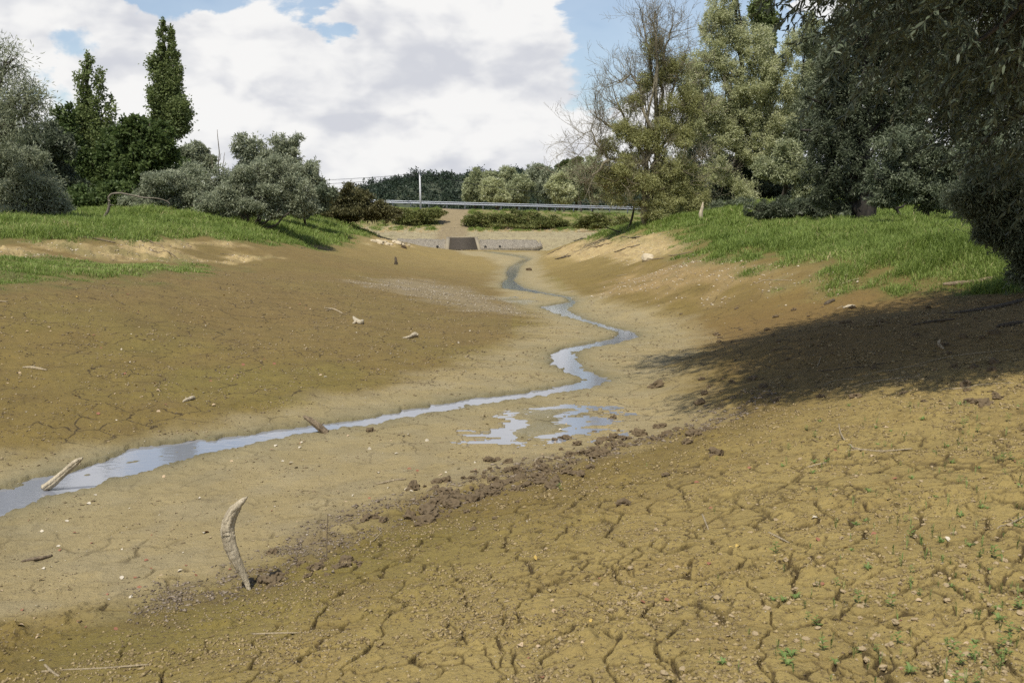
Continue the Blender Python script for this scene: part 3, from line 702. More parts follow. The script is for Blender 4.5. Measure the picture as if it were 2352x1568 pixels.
# --- right side
g1 = np.random.default_rng(77)
def grow(tb, p, d, L, r, lev, g, up=.25, out_pts=None):
    n = 5; pts = [p]; dd = d
    for k in range(n):
        dd = unit(dd + g.normal(0, .16, 3) + np.array([0, 0, up * .12])); pts.append(pts[-1] + dd * L / n)
    pts = np.array(pts); tb.add(pts, np.linspace(r, max(r * .55, .005), n + 1), 5 if lev > 1 else 3, cap=False)
    if out_pts is not None and lev <= 1: out_pts.append(pts[-1])
    if lev == 0: return
    for k in range(g.integers(3, 5)):
        i = g.integers(1, n + 1); nd = unit(dd + g.normal(0, .55, 3) + np.array([0, 0, up]))
        grow(tb, pts[i], nd, L * g.uniform(.5, .75), max(r * .5, .005), lev - 1, g, up, out_pts)
def r1x(tb, g):
    Y = 58
    main = [[(1480,505),(1500,440),(1506,360),(1508,280),(1506,230),(1500,180),(1490,120),(1478,60)],
            [(1506,280),(1520,215),(1522,160),(1530,110),(1545,60)],[(1506,240),(1508,160),(1505,80),(1503,30)],
            [(1480,505),(1490,420),(1478,360),(1455,320),(1430,270),(1415,225)],[(1478,372),(1440,372),(1400,365),(1370,335),(1358,300)],
            [(1488,430),(1440,410),(1410,415),(1385,430)],[(1500,380),(1530,320),(1560,300),(1590,270)],[(1508,330),(1530,270),(1545,200),(1560,150)],
            [(1500,300),(1478,260),(1470,200),(1450,170),(1420,190)],[(1440,300),(1400,290),(1370,270)],[(1500,440),(1560,400),(1610,380)],[(1400,368),(1370,395),(1345,420)]]
    for m_i, pth in enumerate(main):
        pts = np.array([at_depth(u, v, Y + .5 * math.sin(m_i * 2.1 + k * .6)) for k, (u, v) in enumerate(pth)])
        r0 = .20 if m_i in (0, 3) else .11
        tt = np.linspace(0, len(pts) - 1, (len(pts) - 1) * 3 + 1); i0 = np.arange(len(pts)); ps = np.stack([np.interp(tt, i0, pts[:, k]) for k in range(3)], 1)
        ps[1:-1] += g.normal(0, .05, ps[1:-1].shape)
        tb.add(ps, np.linspace(r0, .035, len(ps)), 7)
        for k in range(3, len(ps)):
            if ps[k][2] < 1.0 and g.random() < .4: continue
            d = unit(ps[k] - ps[k - 1])
            for _ in range(2):
                nd = unit(d * .5 + g.normal(0, .6, 3) + np.array([0, 0, .25])); grow(tb, ps[k], nd, g.uniform(.9, 1.8), .022, 3, g)
tree('half_bare_willow', 'tree', 'half-bare willow with leafless upper limbs and olive foliage low down', pxb([(1470,330,40,26),(1520,320,36,40),(1430,400,44,34),(1545,380,48,46),(1490,430,56,42),(1590,420,44,52),(1420,445,30,36),(1510,480,56,26),(1565,470,44,34),(1450,365,26,18),(1620,465,24,30),(1545,250,26,40),(1390,410,22,22),(1560,160,30,44),(1585,230,30,40),(1530,170,20,40),(1440,300,36,28),(1400,340,26,24),(1455,240,24,30),(1480,190,22,30),(1570,310,34,34),(1500,110,24,36)], 58), gb(1482, 58), 'olive', 90000, .17, .034, 18, bark='barky', r0=.14, group=GRt, twigs=8, nsub=40, extra=r1x, spread=.34, billow=5)
tree('willow_tree', 'tree', 'tallest pale silver willow behind the half-bare one', pxb([(1655,30,34,50),(1690,75,40,50),(1650,110,38,40),(1735,120,44,40),(1610,150,40,36),(1680,165,54,36),(1765,165,36,42),(1600,200,40,36),(1720,215,60,40),(1780,215,30,40),(1640,250,50,40),(1700,280,50,36),(1765,275,40,34),(1610,300,36,34),(1690,-30,40,40),(1660,330,40,30),(1590,240,36,36),(1820,190,26,50),(1815,120,26,40),(1800,300,40,40),(1660,395,46,36),(1735,350,50,36),(1710,440,46,34),(1630,60,24,40)], 63), gb(1690, 64), 'silverl', 110000, .18, .05, 19, r0=.32, group=GRt, twigs=5, nsub=44, droop=.05, billow=6)
tree('poplar_tree', 'tree', 'poplar top showing behind the tallest silver willow', pxb(poplar_blobs(1765,-70,110,30,88,34,gp), 88, 1.0), gb(1765, 89), 'poplar', 14000, .24, .15, 20, r0=.25, group=GRt, droop=0, nsub=6, spread=.62, twigs=1)
tree('willow_tree', 'tree', 'low silver willow with bright rounded boughs over dark stems', pxb([(1808,352,34,30),(1770,385,34,24),(1835,385,30,26),(1800,400,40,22),(1852,430,22,26),(1840,450,20,20)], 51), gb(1800, 53), 'silver', 30000, .16, .05, 21, r0=.16, group=GRt, nsub=36, billow=6)
tree('willow_tree', 'tree', 'leafy willow filling the gap between the two silver willows', pxb([(1720,380,44,40),(1690,430,40,40),(1750,440,50,34),(1660,400,30,40),(1800,460,40,26)], 66), gb(1715, 67), 'shade', 24000, .22, .07, 22, r0=.24, group=GRt, billow=6)
tree('willow_shrub', 'shrub', 'grey understory shrub behind the broken white trunk', pxb([(1700,470,30,18),(1665,478,26,16),(1735,482,34,14),(1780,485,34,14),(1640,480,20,18)], 56), gb(1700, 57), 'midsh', 15000, .16, .05, 23, r0=.06, group=GRt, billow=6)
tree('willow_tree', 'tree', 'sunlit willow crown just left of the dark overhanging tree', pxb([(1848,100,22,40),(1862,170,24,50),(1840,230,30,40),(1880,120,30,50),(1870,60,20,24)], 72), gb(1860, 73), 'silver', 17000, .23, .065, 24, r0=.26, group=GRt, billow=6)
def r5x(tb, g):
    b = np.array(gb(1985, 39)); b[2] = float(ground_z(b[0], b[1])[0]) - .1
    for pth, r in (([(1985,512),(1995,480),(2005,440),(1995,380)], .42), ([(2000,470),(2035,468),(2062,482),(2070,505)], .09), ([(2040,470),(2060,478),(2080,470),(2095,462)], .06), ([(1990,480),(1950,488),(1925,492),(1905,505)], .07), ([(1985,512),(1965,470),(1940,420)], .25), ([(1940,330),(1900,310),(1860,300),(1840,298)], .08)):
        pts = np.array([at_depth(u, v, 39) for u, v in pth]); tt = np.linspace(0, len(pts) - 1, 12); i0 = np.arange(len(pts))
        ps = np.stack([np.interp(tt, i0, pts[:, k]) for k in range(3)], 1); ps[1:-1] += g.normal(0, .03, ps[1:-1].shape)
        tb.add(ps, np.linspace(r, r * .5, 12), 8)
tree('willow_tree', 'tree', 'massive dark willow with a thick shade-dark trunk behind the right grass', pxb([(1880,225,44,50),(1935,150,60,60),(1900,310,50,50),(1960,250,70,60),(1900,395,42,50),(1950,360,50,60),(1890,455,34,30),(2010,180,70,70),(2060,260,70,70),(1945,430,40,40),(2100,150,80,80),(1990,90,60,60),(1930,480,30,18),(2030,440,40,30)], 39), gb(1985, 39), 'shade', 70000, .16, .045, 25, bark='barkd', r0=.3, group=GRt, extra=r5x, nsub=44, billow=6)
tree('willow_shrub', 'shrub', 'dull grey-green willow shrub under the overhanging tree', pxb([(2060,345,56,46),(2120,380,60,50),(2030,410,50,46),(2100,435,60,36),(2180,400,60,60),(2160,460,50,30),(2050,455,40,20),(2230,350,60,60)], 33), gb(2130, 34), 'midsh', 60000, .13, .036, 26, r0=.12, group=GRt, nsub=48, billow=6)
tree('willow_tree', 'tree', 'dark backdrop willow closing the view behind the right shrubs', pxb([(2080,300,100,90),(2200,280,110,110),(2330,300,110,120),(2280,430,90,60),(2150,180,110,110),(2330,150,120,120),(2200,60,120,120),(2050,60,100,100)], 50), gb(2230, 52), 'shade', 46000, .26, .08, 27, r0=.3, group=GRt, billow=6)

tree('leafy_tree', 'tree', 'dense dusky tree closing the view behind the tallest silver willow', pxb([(1600,330,60,70),(1650,420,60,60),(1730,430,60,56),(1790,330,60,70),(1830,430,60,60),(1570,430,50,50),(1700,300,60,70)], 76), gb(1700, 78), 'shade', 50000, .24, .08, 60, billow=6, r0=.25, group=GRt)
tree('willow_tree', 'tree', 'greenish willow seen between the silver boughs and the shade-dark trunk', pxb([(1855,320,56,70),(1905,220,60,80),(1870,440,56,46),(1960,330,60,70),(1950,450,56,36),(2020,420,50,40),(1900,130,50,60)], 62), gb(1900, 64), 'midsh', 50000, .2, .06, 61, billow=6, r0=.25, group=GRt)
tree('willow_shrub', 'shrub', 'low dark undergrowth shrub between the low silver willow and the shade-dark trunk', pxb([(1800,478,46,26),(1870,482,44,24),(1925,486,34,20),(1755,484,34,18)], 45), gb(1850, 46), 'shade', 22000, .15, .045, 62, billow=6, r0=.06, group=GRt)
tree('leafy_tree', 'tree', 'tall dark backdrop tree above the dull willow shrub', pxb([(2020,120,100,100),(2120,40,110,90),(2000,260,80,80),(2130,200,100,100),(2260,120,110,110),(2250,-30,120,80),(2080,-50,110,70),(1960,30,60,70)], 58), gb(2100, 60), 'shade', 60000, .24, .075, 63, billow=6, r0=.3, group=GRt)
tree('willow_shrub', 'shrub', 'shady shrub at the right edge below the hanging boughs', pxb([(2280,440,70,60),(2340,400,70,70),(2230,470,50,36),(2310,500,60,30),(2360,480,50,50)], 27), gb(2320, 28), 'shade', 40000, .12, .034, 64, billow=6, r0=.08, group=GRt)
tree('leafy_tree', 'tree', 'dark thicket tree filling the gap left of the shorter poplar', pxb([(60,370,70,60),(140,380,60,70),(20,300,60,60),(110,450,90,36),(180,440,60,40)], 66), gb(90, 68), 'dark', 36000, .24, .13, 65, billow=6, r0=.2, group=GL)
tree('leafy_tree', 'tree', 'dark thicket tree between the round broadleaf tree and the silver shrub', pxb([(290,430,60,50),(370,440,60,46),(420,420,50,40),(255,400,40,50)], 64), gb(340, 66), 'dark', 30000, .24, .13, 66, billow=6, r0=.2, group=GL)
tree('willow_shrub', 'shrub', 'dusky shrub behind the right foot of the largest silver shrub', pxb([(690,455,40,30),(740,450,34,30),(660,430,40,30),(700,480,50,18)], 56), gb(700, 57), 'midsh', 22000, .18, .06, 67, billow=6, r0=.08, group=GL)
tree('willow_shrub', 'shrub', 'dense dark shrub hanging over the shaded grass at the right edge', pxb([(2290,490,60,50),(2345,470,50,60),(2325,550,40,40),(2235,465,44,36),(2352,590,30,34),(2300,420,70,46),(2265,540,22,22),(2390,560,50,60),(2370,620,40,34),(2440,520,70,90),(2420,620,60,40)], 18.5), gb(2372, 18.6), 'midsh', 70000, .11, .026, 68, billow=7, r0=.07, group=GRt, spread=.55)
# --- the near overhanging willow: real twigs hung with narrow leaves
def near_willow():
    g = np.random.default_rng(99)
    base = np.array([9.2, 11.0, 0.0]); base[2] = float(ground_z(base[0], base[1])[0]) - .1
    root = thing('overhanging_willow', base, 'near dark willow overhanging the right edge with its long leaves', 'tree', GRt)
    masses = [(8.0,11.2,4.6,5.3,3.6,3.4),(5.2,10.6,3.3,2.6,2.6,1.9),(4.4,9.6,2.2,1.8,1.6,1.1),(6.4,10.5,2.2,2.4,2.4,1.6),(7.5,11.5,1.6,2.5,2.2,1.8),(5.6,12.0,4.8,2.6,2.4,2.0),
              (6.4,12.2,1.2,1.2,1.4,.8),(3.5,9.4,2.6,1.1,1.3,.9),(8.5,13.0,3.0,3.2,2.6,2.6),(10.5,11,4.0,4,3.5,3.2)]
    tb = Tubes(); twv = Tubes(); lv = []; lt = []
    tr = wobble(base, (8.6, 11.2, 2.4), 9, .05, g); tb.add(tr, np.linspace(.42, .30, 9), 10, g=g, rough=.06)
    wts = np.array([m[3] * m[4] + m[3] * m[5] for m in masses]); wts /= wts.sum()
    for mi, m in enumerate(masses):
        c = np.array(m[:3]); rr = np.array(m[3:])
        lp = wobble(tr[-1 - (mi % 3)], c, 9, .06, g, -.05); tb.add(lp, np.linspace(.15, .05, 9), 7)
        for _ in range(7):
            e = c + sphere_dirs(1, g)[0] * rr * .8; tb.add(wobble(lp[-3], e, 6, .1, g), np.linspace(.05, .012, 6), 5, cap=False)
        nt = int(9500 * wts[mi])
        d = sphere_dirs(nt, g); st = c + d * rr * (g.uniform(.25, 1.0, nt) ** .6)[:, None]
        for k in range(nt):
            L = g.uniform(.35, .8); dr = unit(d[k] * .8 + g.normal(0, .45, 3) + np.array([-.30, -.15, -.05]))
            n = 7; ps = [st[k]]
            for q in range(n): dr = unit(dr + np.array([0, 0, -.045]) + g.normal(0, .06, 3)); ps.append(ps[-1] + dr * L / n)
            ps = np.array(ps); twv.add(ps, np.linspace(.0030, .0010, n + 1), 3, cap=False)
            nl = int(L / .024); tt = g.uniform(.1, 1.0, nl) * n; i = np.minimum(tt.astype(int), n - 1); f = (tt - i)[:, None]
            pp = ps[i] * (1 - f) + ps[i + 1] * f; td = unit(ps[i + 1] - ps[i])
            ld = unit(td * .75 + g.normal(0, .55, (nl, 3)) + np.array([0, 0, -.28])); nn = unit(np.cross(ld, g.normal(0, 1, (nl, 3)) + np.array([.3, 0, 0])))
            sd = np.cross(nn, ld); ll = g.uniform(.06, .115, nl)[:, None]; w = ll * g.uniform(.18, .25, (nl, 1))
            a = pp; b1 = pp + ld * ll * .35; b2 = pp + ld * ll * .7 - nn * ll * .06; e = pp + ld * ll - nn * ll * .16
            lv.append(np.stack([a, b1 - sd * w * .5, b1 + sd * w * .5, b2 - sd * w * .42, b2 + sd * w * .42, e], 1))
            lt.append(np.repeat(np.clip(g.normal(.45, .22, nl), 0, 1), 6))
    V = np.concatenate(lv).reshape(-1, 3) - base; T = np.concatenate(lt); nL = len(V) // 6
    # the upper crown, over the top of the frame
    up = [(4.6,11.6,6.2,3.6,2.6,1.3),(2.8,10.6,5.4,1.7,2.0,1.1),(8.2,11.6,7.2,4.0,3.6,1.6),(2.0,11.8,6.6,2.0,2.0,.9),(1.9,8.9,5.3,1.5,1.4,.8),(3.6,8.3,5.5,2.2,1.5,.9),(4.4,9.4,5.4,2.6,1.5,.9),(6.2,14.0,6.4,3.4,2.2,1.5),(10.2,13.5,6.0,3.5,3.2,2.0),(4.0,13.4,6.4,2.4,2.0,1.0),(7.0,9.6,6.0,3.0,1.6,1.0)]
    Vu, Tu = leaf_cloud(up, 170000, .16, .050, g, .35, 90, .22, (.2, 1.0))
    o = (np.arange(nL) * 6)[:, None]
    tri = np.concatenate([o + np.array([0, 1, 2]), o + np.array([3, 5, 4])]); qd = o + np.array([1, 3, 4, 2])
    qu = np.arange(len(Vu)).reshape(-1, 4) + len(V)
    me = mesh_np('crown', np.vstack([V, Vu - base]), np.vstack([qd, qu]), tri); attr_f(me, 'tint', np.concatenate([T, Tu])); put('crown', me, M['near'], root)
    for tbx, nm, mt in ((tb, 'trunk', 'bark'), (twv, 'twigs', 'bark')):
        me = tbx.mesh(nm); me.transform(Matrix.Translation(Vector(-base))); put(nm, me, M[mt], root)
near_willow()

# ------------------------------------------------------------------ the wooded hill
hv = []; hx = np.linspace(-260, 420, 120); hy = np.linspace(430, 900, 60)
def hill_h(x, y):
    prof = np.interp(x, [-200, -99, -90, -76, -58, -44, -15, 30, 60, 100, 180, 300, 420], [-3, -3, 2.5, 8.2, 11.2, 13.4, 13.8, 15.5, 16, 17, 19, 24, 26])
    k = np.clip((y - 450) / 90, 0, 1); return -3 + (prof + 3) * (k * k * (3 - 2 * k)) * np.clip((900 - y) / 200, 0, 1) ** .5
HX, HY = np.meshgrid(hx, hy, indexing='ij'); HZ = hill_h(HX, HY)
ii = np.arange(HX.size).reshape(HX.shape); f = np.stack([ii[:-1, :-1], ii[1:, :-1], ii[1:, 1:], ii[:-1, 1:]], -1).reshape(-1, 4)
put('hill', mesh_np('hill', np.stack([HX.ravel(), HY.ravel(), HZ.ravel()], 1), f, smooth=True), flat_mat('hill_soil', (.05, .06, .03)), kind='structure')
g = np.random.default_rng(50); bl = []
while len(bl) < 900:
    x, y = g.uniform(-110, 160), g.uniform(445, 600); z = float(hill_h(x, y)); 
    if z < -2.6 and x < -100: continue
    s = g.uniform(2.2, 4.6); bl.append((x, y, z + s * .5, s, s, s * g.uniform(.7, 1.15)))
V, T = leaf_cloud(bl, 150000, 1.1, .7, g, .0, 10, .34)
put('hill_woodland', leaf_mesh('hill_woodland', V, T), M['forest'], kind='stuff', label='dark dense wood covering the low hill beyond the road')

# ------------------------------------------------------------------ grass
def grass(name, label, masks, n, hgt, rmin, rmax, g, amin=-31, amax=31):
    r = np.exp(g.uniform(np.log(rmin), np.log(rmax), n)); a = np.radians(g.uniform(amin, amax, n))
    x, y = r * np.sin(a), r * np.cos(a); m = mask_at(masks, x, y)
    k = g.random(n) < np.clip(m * 1.3 - .15, 0, 1); x, y, r = x[k], y[k], r[k]
    z = ground_z(x, y); n = len(x)
    tall = (1 + .65 * fbm(x * .5, y * .5, 3) + .8 * np.maximum(noise(x * 1.3 + 9, y * 1.3), 0)) * np.clip(m[k] * 1.7 - .62, .10, 1)
    h = hgt * g.uniform(.55, 1.25, n) * np.clip(tall, .1, 2); w = np.clip(.00062 * r, .008, .04) * g.uniform(.6, 1.2, n)
    az = g.uniform(0, 2 * np.pi, n); lean = g.uniform(.25, 1.1, n)
    dx, dy = np.cos(az) * lean, np.sin(az) * lean; s = az + np.pi / 2 + g.normal(0, .6, n)
    sx, sy = np.cos(s) * w * .5, np.sin(s) * w * .5
    b = np.stack([x, y, z - .02], 1); sv = np.stack([sx, sy, 0 * sx], 1)
    mp = b + np.stack([dx * h * .35, dy * h * .35, h * .6], 1); tp = b + np.stack([dx * h, dy * h, h * (1 - .3 * lean)], 1)
    V = np.stack([b - sv, b + sv, mp + sv * .8, mp - sv * .8, tp], 1).reshape(-1, 3)
    o = (np.arange(n) * 5)[:, None]; q = o + np.array([0, 1, 2, 3]); tr = o + np.array([3, 2, 4])
    me = mesh_np(name, V, q, tr); tint = np.clip(.42 + .34 * fbm(x * .35 + 7, y * .35, 3) + .15 * fbm(x * 1.7, y * 1.7, 2) + g.normal(0, .20, n) + .5 * (g.random(n) < .05), 0, 1); attr_f(me, 'tint', np.repeat(tint, 5))
    put(name, me, M['grass'], kind='stuff', label=label)
g = np.random.default_rng(60)
grass('grass', 'lush green grass covering the banks left and right of the dry bed', np.maximum(mGL, mGR) * ((GR < 95) & ~dam), 1150000, .25, 17, 92, g)
grass('low_grass', 'thin low green growth on the mud in front of the left scarp', mGL2, 160000, .10, 15, 36, g, -31, -5)
dg = (dam & (gy > DAMY + 5.2) & (gy < DAMY + 14.5) & (path < .5)).astype(np.float32) * (.55 + .4 * wob)
grass('dry_grass', 'dry weedy grass on the road bank below the guardrail', dg, 380000, .26, 100, 118, g, -14, 14)

# ------------------------------------------------------------------ road bank structures
M['steel'] = flat_mat('galvanised_steel', (.25, .27, .31), .45, .12, 5, .35)
M['conc'] = flat_mat('grey_concrete', (.265, .225, .155), .9, .25, 2.5)
M['slat'] = flat_mat('stained_dark_board', (.060, .048, .034), .85, .35, 3)
M['pole'] = flat_mat('pale_concrete_pole', (.55, .56, .58), .7, .12, 4)
M['wire'] = flat_mat('black_cable', (.03, .03, .035), .6, .1)
M['asph'] = flat_mat('asphalt', (.09, .09, .09), .9, .2, 6)
def boxes(name, lst, bev=0):
    V = []; F = []
    for c, s, rz, rx in lst:
        i = len(V)
        mt = Matrix.Translation(Vector(c)) @ Matrix.Rotation(rz, 4, 'Z') @ Matrix.Rotation(rx, 4, 'X')
        for dx in (-.5, .5):
            for dy in (-.5, .5):
                for dz in (-.5, .5): V.append(tuple(mt @ Vector((dx * s[0], dy * s[1], dz * s[2]))))
        F += [[i, i + 1, i + 3, i + 2], [i + 4, i + 6, i + 7, i + 5], [i, i + 4, i + 5, i + 1], [i + 2, i + 3, i + 7, i + 6], [i, i + 2, i + 6, i + 4], [i + 1, i + 5, i + 7, i + 3]]
    me = mesh_np(name, np.array(V), np.array(F)); return me
GY0 = DAMY + 13.6
def rail_top(x): return crest(x) + .78
root = thing('guardrail', (0, GY0, float(crest(0))), 'long galvanised steel guardrail along the road on the bank', 'guardrail')
xs2 = np.linspace(-26, 22, 97)
prof = [(0, 0), (-.035, -.03), (-.035, -.11), (.035, -.145), (.035, -.175), (-.035, -.21), (-.035, -.29), (0, -.32)]
V = np.array([[x, dy, float(rail_top(x) - crest(0)) + dz] for x in xs2 for dy, dz in prof]); k = len(prof)
F = np.array([[i * k + j, (i + 1) * k + j, (i + 1) * k + j + 1, i * k + j + 1] for i in range(len(xs2) - 1) for j in range(k - 1)])
put('rail', mesh_np('rail', V, F), M['steel'], root)
for i in range(24):
    x = -25.2 + i * 2.0
    hh = .92
    put('post', boxes('post', [((0, 0, 0), (.13, .09, hh), 0, 0)]), M['steel'], root, (x, .09, float(rail_top(x) - crest(0)) + .02 - hh / 2))
rv = np.array([[x, DAMY + yy, float(crest(x)) + .02] for x in np.linspace(-200, 200, 60) for yy in (15.0, 21.0)])
F = np.array([[2 * i, 2 * i + 2, 2 * i + 3, 2 * i + 1] for i in range(59)])
put('road', mesh_np('road', rv, F), M['asph'], kind='structure')
# power pole and cables
pb = at_depth(966.5, 480, 108.0); pt = at_depth(964, 396, 108.0); pb[2] = float(ground_z(pb[0], pb[1])[0]) - .05
root = thing('utility_pole', pb, 'slim pale utility pole in front of the guardrail', 'pole')
tb = Tubes(); tb.add(np.array([pb, pt]) - pb, [.115, .075], 10); put('shaft', tb.mesh('shaft'), M['pole'], root)
tb = Tubes(); lp = [(949,399.5),(955,395),(960,391.5),(964,391),(969,393),(974,398),(980,399)]
tb.add(np.array([at_depth(u, v, 108) for u, v in lp]) - pb, [.03, .05, .03, .03, .03, .05, .03], 6); put('cable_loop', tb.mesh('cable_loop'), M['wire'], root)
tb = Tubes(); tb.add(np.array([at_depth(964, 400, 107.9), at_depth(964, 392, 107.9)]) - pb, [.05, .03], 6); put('bracket', tb.mesh('bracket'), M['steel'], root)
for lab, pth in (('upper black cable running left from the pole top', [(949,399.5,108),(880,406,112),(800,411,118),(740,414,122),(600,420,132)]),
                 ('lower black cable sagging left from the pole', [(963,402,108),(880,415,112),(800,419.5,118),(745,423,122),(600,434,132)]),
                 ('cable running right from the pole past the far willows', [(980,399,108),(1060,418,118),(1160,434,130),(1300,447,150)])):
    tb = Tubes(); pts = np.array([at_depth(*q) for q in pth]); tb.add(pts - pts[0], [.022] * len(pts), 4); put('overhead_cable', tb.mesh('overhead_cable'), M['wire'], None, pts[0], lab, 'cable', 'cables on the pole')
# concrete intake with its dark boarded ramp
def quadprism(name, a, b, c, d, thick):
    a, b, c, d = map(np.array, (a, b, c, d)); n = unit(np.cross(b - a, d - a)) * thick
    V = np.array([a, b, c, d, a - n, b - n, c - n, d - n]); F = np.array([[0, 1, 2, 3], [7, 6, 5, 4], [0, 4, 5, 1], [1, 5, 6, 2], [2, 6, 7, 3], [3, 7, 4, 0]])
    return mesh_np(name, V, F)
Yb = DAMY - .6; Yt = DAMY + 1.3
BL, BR, TLp, TRp = at_depth(1031, 573, Yb), at_depth(1098, 573, Yb), at_depth(1033.5, 545.5, Yt), at_depth(1090, 545.5, Yt)
org = (BL + BR) / 2
root = thing('drain_intake', org, 'concrete drain intake with a dark boarded ramp in the stone bank', 'drain')
V = []; F = []; N = 16
for k in range(N):
    t0, t1 = k / N, (k + .86) / N
    for tt, lo in ((t0, 0), (t1, 0)):
        l = BL * (1 - tt) + TLp * tt; r_ = BR * (1 - tt) + TRp * tt
        V += [l, r_]
    i = len(V) - 4; F.append([i, i + 1, i + 3, i + 2])
V = np.array(V) - org; off = np.array([0, .05, -.03]); V2 = V + off
n = len(V); F = np.array(F)
Fs = [F, F[:, ::-1] + n]
for a, b in ((0, 1), (1, 3), (3, 2), (2, 0)):
    pass
sides = []
for q in F:
    for j in range(4): sides.append([q[j], q[(j + 1) % 4], q[(j + 1) % 4] + n, q[j] + n][::-1])
put('boarded_ramp', mesh_np('boarded_ramp', np.vstack([V, V2]), np.vstack(Fs + [np.array(sides)])), M['slat'], root)
put('backing', quadprism('backing', BL - org + off * 1.6, BR - org + off * 1.6, TRp - org + off * 1.6, TLp - org + off * 1.6, .1), M['slat'], root)
for nm, b0, t0, wdt in (('side_wall', BL, TLp, -.36), ('side_wall', BR, TRp, .30)):
    a = b0 - org + np.array([0, -.05, .06]); tt = t0 - org + np.array([0, 0, .06]); o2 = np.array([wdt, 0, 0])
    V = np.array([a, a + o2, tt + o2, tt, a + [0, 0, -1.2], a + o2 + [0, 0, -1.2], tt + o2 + [0, .5, -2], tt + [0, .5, -2]])
    F = np.array([[0, 1, 2, 3], [0, 4, 5, 1], [1, 5, 6, 2], [2, 6, 7, 3], [3, 7, 4, 0], [4, 7, 6, 5]]); put(nm, mesh_np(nm, V, F), M['conc'], root)
tt = (TLp + TRp) / 2 - org
put('top_ledge', boxes('top_ledge', [((tt[0], tt[1] + .22, tt[2] + .0), (np.linalg.norm(TRp - TLp) + .2, .4, .14), 0, 0)]), M['conc'], root)
# stone revetment left and right of it
m_st, t, out = new_mat('dry_stone')
tc = t.new('ShaderNodeTexCoord'); vo = t.new('ShaderNodeTexVoronoi', feature='DISTANCE_TO_EDGE'); mp = t.new('ShaderNodeMapping'); mp.inputs['Scale'].default_value = (1.5, 1.5, 2.6)
t.link(tc.outputs['Object'], mp.inputs[0]); nd = t.new('ShaderNodeTexNoise'); nd.inputs['Scale'].default_value = 2; t.link(mp.outputs[0], nd.inputs['Vector'])
va = t.new('ShaderNodeVectorMath', operation='ADD'); vs_ = t.new('ShaderNodeVectorMath', operation='SCALE'); vs_.inputs['Scale'].default_value = .5
t.link(nd.outputs['Color'], vs_.inputs[0]); t.link(mp.outputs[0], va.inputs[0]); t.link(vs_.outputs[0], va.inputs[1]); t.link(va.outputs[0], vo.inputs['Vector'])
e = t.smooth(vo.outputs['Distance'], .0, .07); n = t.noise(tc.outputs['Object'], 3, 5)
p = t.new('ShaderNodeBsdfPrincipled'); p.inputs['Roughness'].default_value = .9
t.link(t.mixc(e, (.13, .105, .075), t.mixc(n, (.19, .165, .125), (.37, .325, .25))), p.inputs['Base Color']); t.link(bump(t, e, .8, .06), p.inputs['Normal']); t.link(p.outputs[0], out.inputs[0])
M['stone'] = m_st
def revet(label, u0, u1, vb0, vb1, vt0, vt1, holes, ragged=0):
    n = 30; g = np.random.default_rng(u0); V = []
    us = np.linspace(u0, u1, n)
    for k, u in enumerate(us):
        s = k / (n - 1)
        if ragged and s > .9: shr = (s - .9) / .1
        else: shr = 0
        b = at_depth(u, vb0 * (1 - s) + vb1 * s - 6 * shr, DAMY - .25 + .5 * shr); tp = at_depth(u - 6 * shr, vt0 * (1 - s) + vt1 * s + 7 * shr * g.random(), DAMY + 1.75)
        for q in range(6):
            w = b * (1 - q / 5) + tp * (q / 5); w[2] += .06 + g.normal(0, .03); w[1] += g.normal(0, .03); V.append(w)
        V.append(b + np.array([0, .9, -.8])); V.append(tp + np.array([0, .7, -.35]))
    V = np.array(V); V = V.reshape(n, 8, 3); ring = [6, 0, 1, 2, 3, 4, 5, 7]; V = V[:, ring].reshape(-1, 3)
    o = V[0].copy(); F = [[k * 8 + j, (k + 1) * 8 + j, (k + 1) * 8 + (j + 1) % 8, k * 8 + (j + 1) % 8] for k in range(n - 1) for j in range(8)]
    F += [[0, 1, 2, 7], [2, 3, 6, 7], [3, 4, 5, 6]]; e_ = (n - 1) * 8; F += [[e_ + 7, e_ + 2, e_ + 1, e_], [e_ + 7, e_ + 6, e_ + 3, e_ + 2], [e_ + 6, e_ + 5, e_ + 4, e_ + 3]]
    ob = put('stone_revetment', mesh_np('stone_revetment', V - o, np.array(F)), M['stone'], None, o, label, 'stone wall', 'stone facing of the road bank')
    for u, v in holes:
        pp = at_depth(u, v, DAMY + .2) - o; pp[1] -= .12
        put('weep_hole', boxes('weep_hole', [(pp, (.2, .3, .2), 0, -.5)]), flat_mat('hole_shade', (.02, .018, .015)), ob)  # solid dark block, painted as the shade inside the opening
revet('grey stone facing left of the drain intake', 912, 1026, 575, 574, 549, 551, [(1005,567)])
revet('grey stone facing right of the drain intake with a broken right end', 1101, 1246, 574, 571, 551, 552.5, [(1115,567.5),(1148,567)], 1)

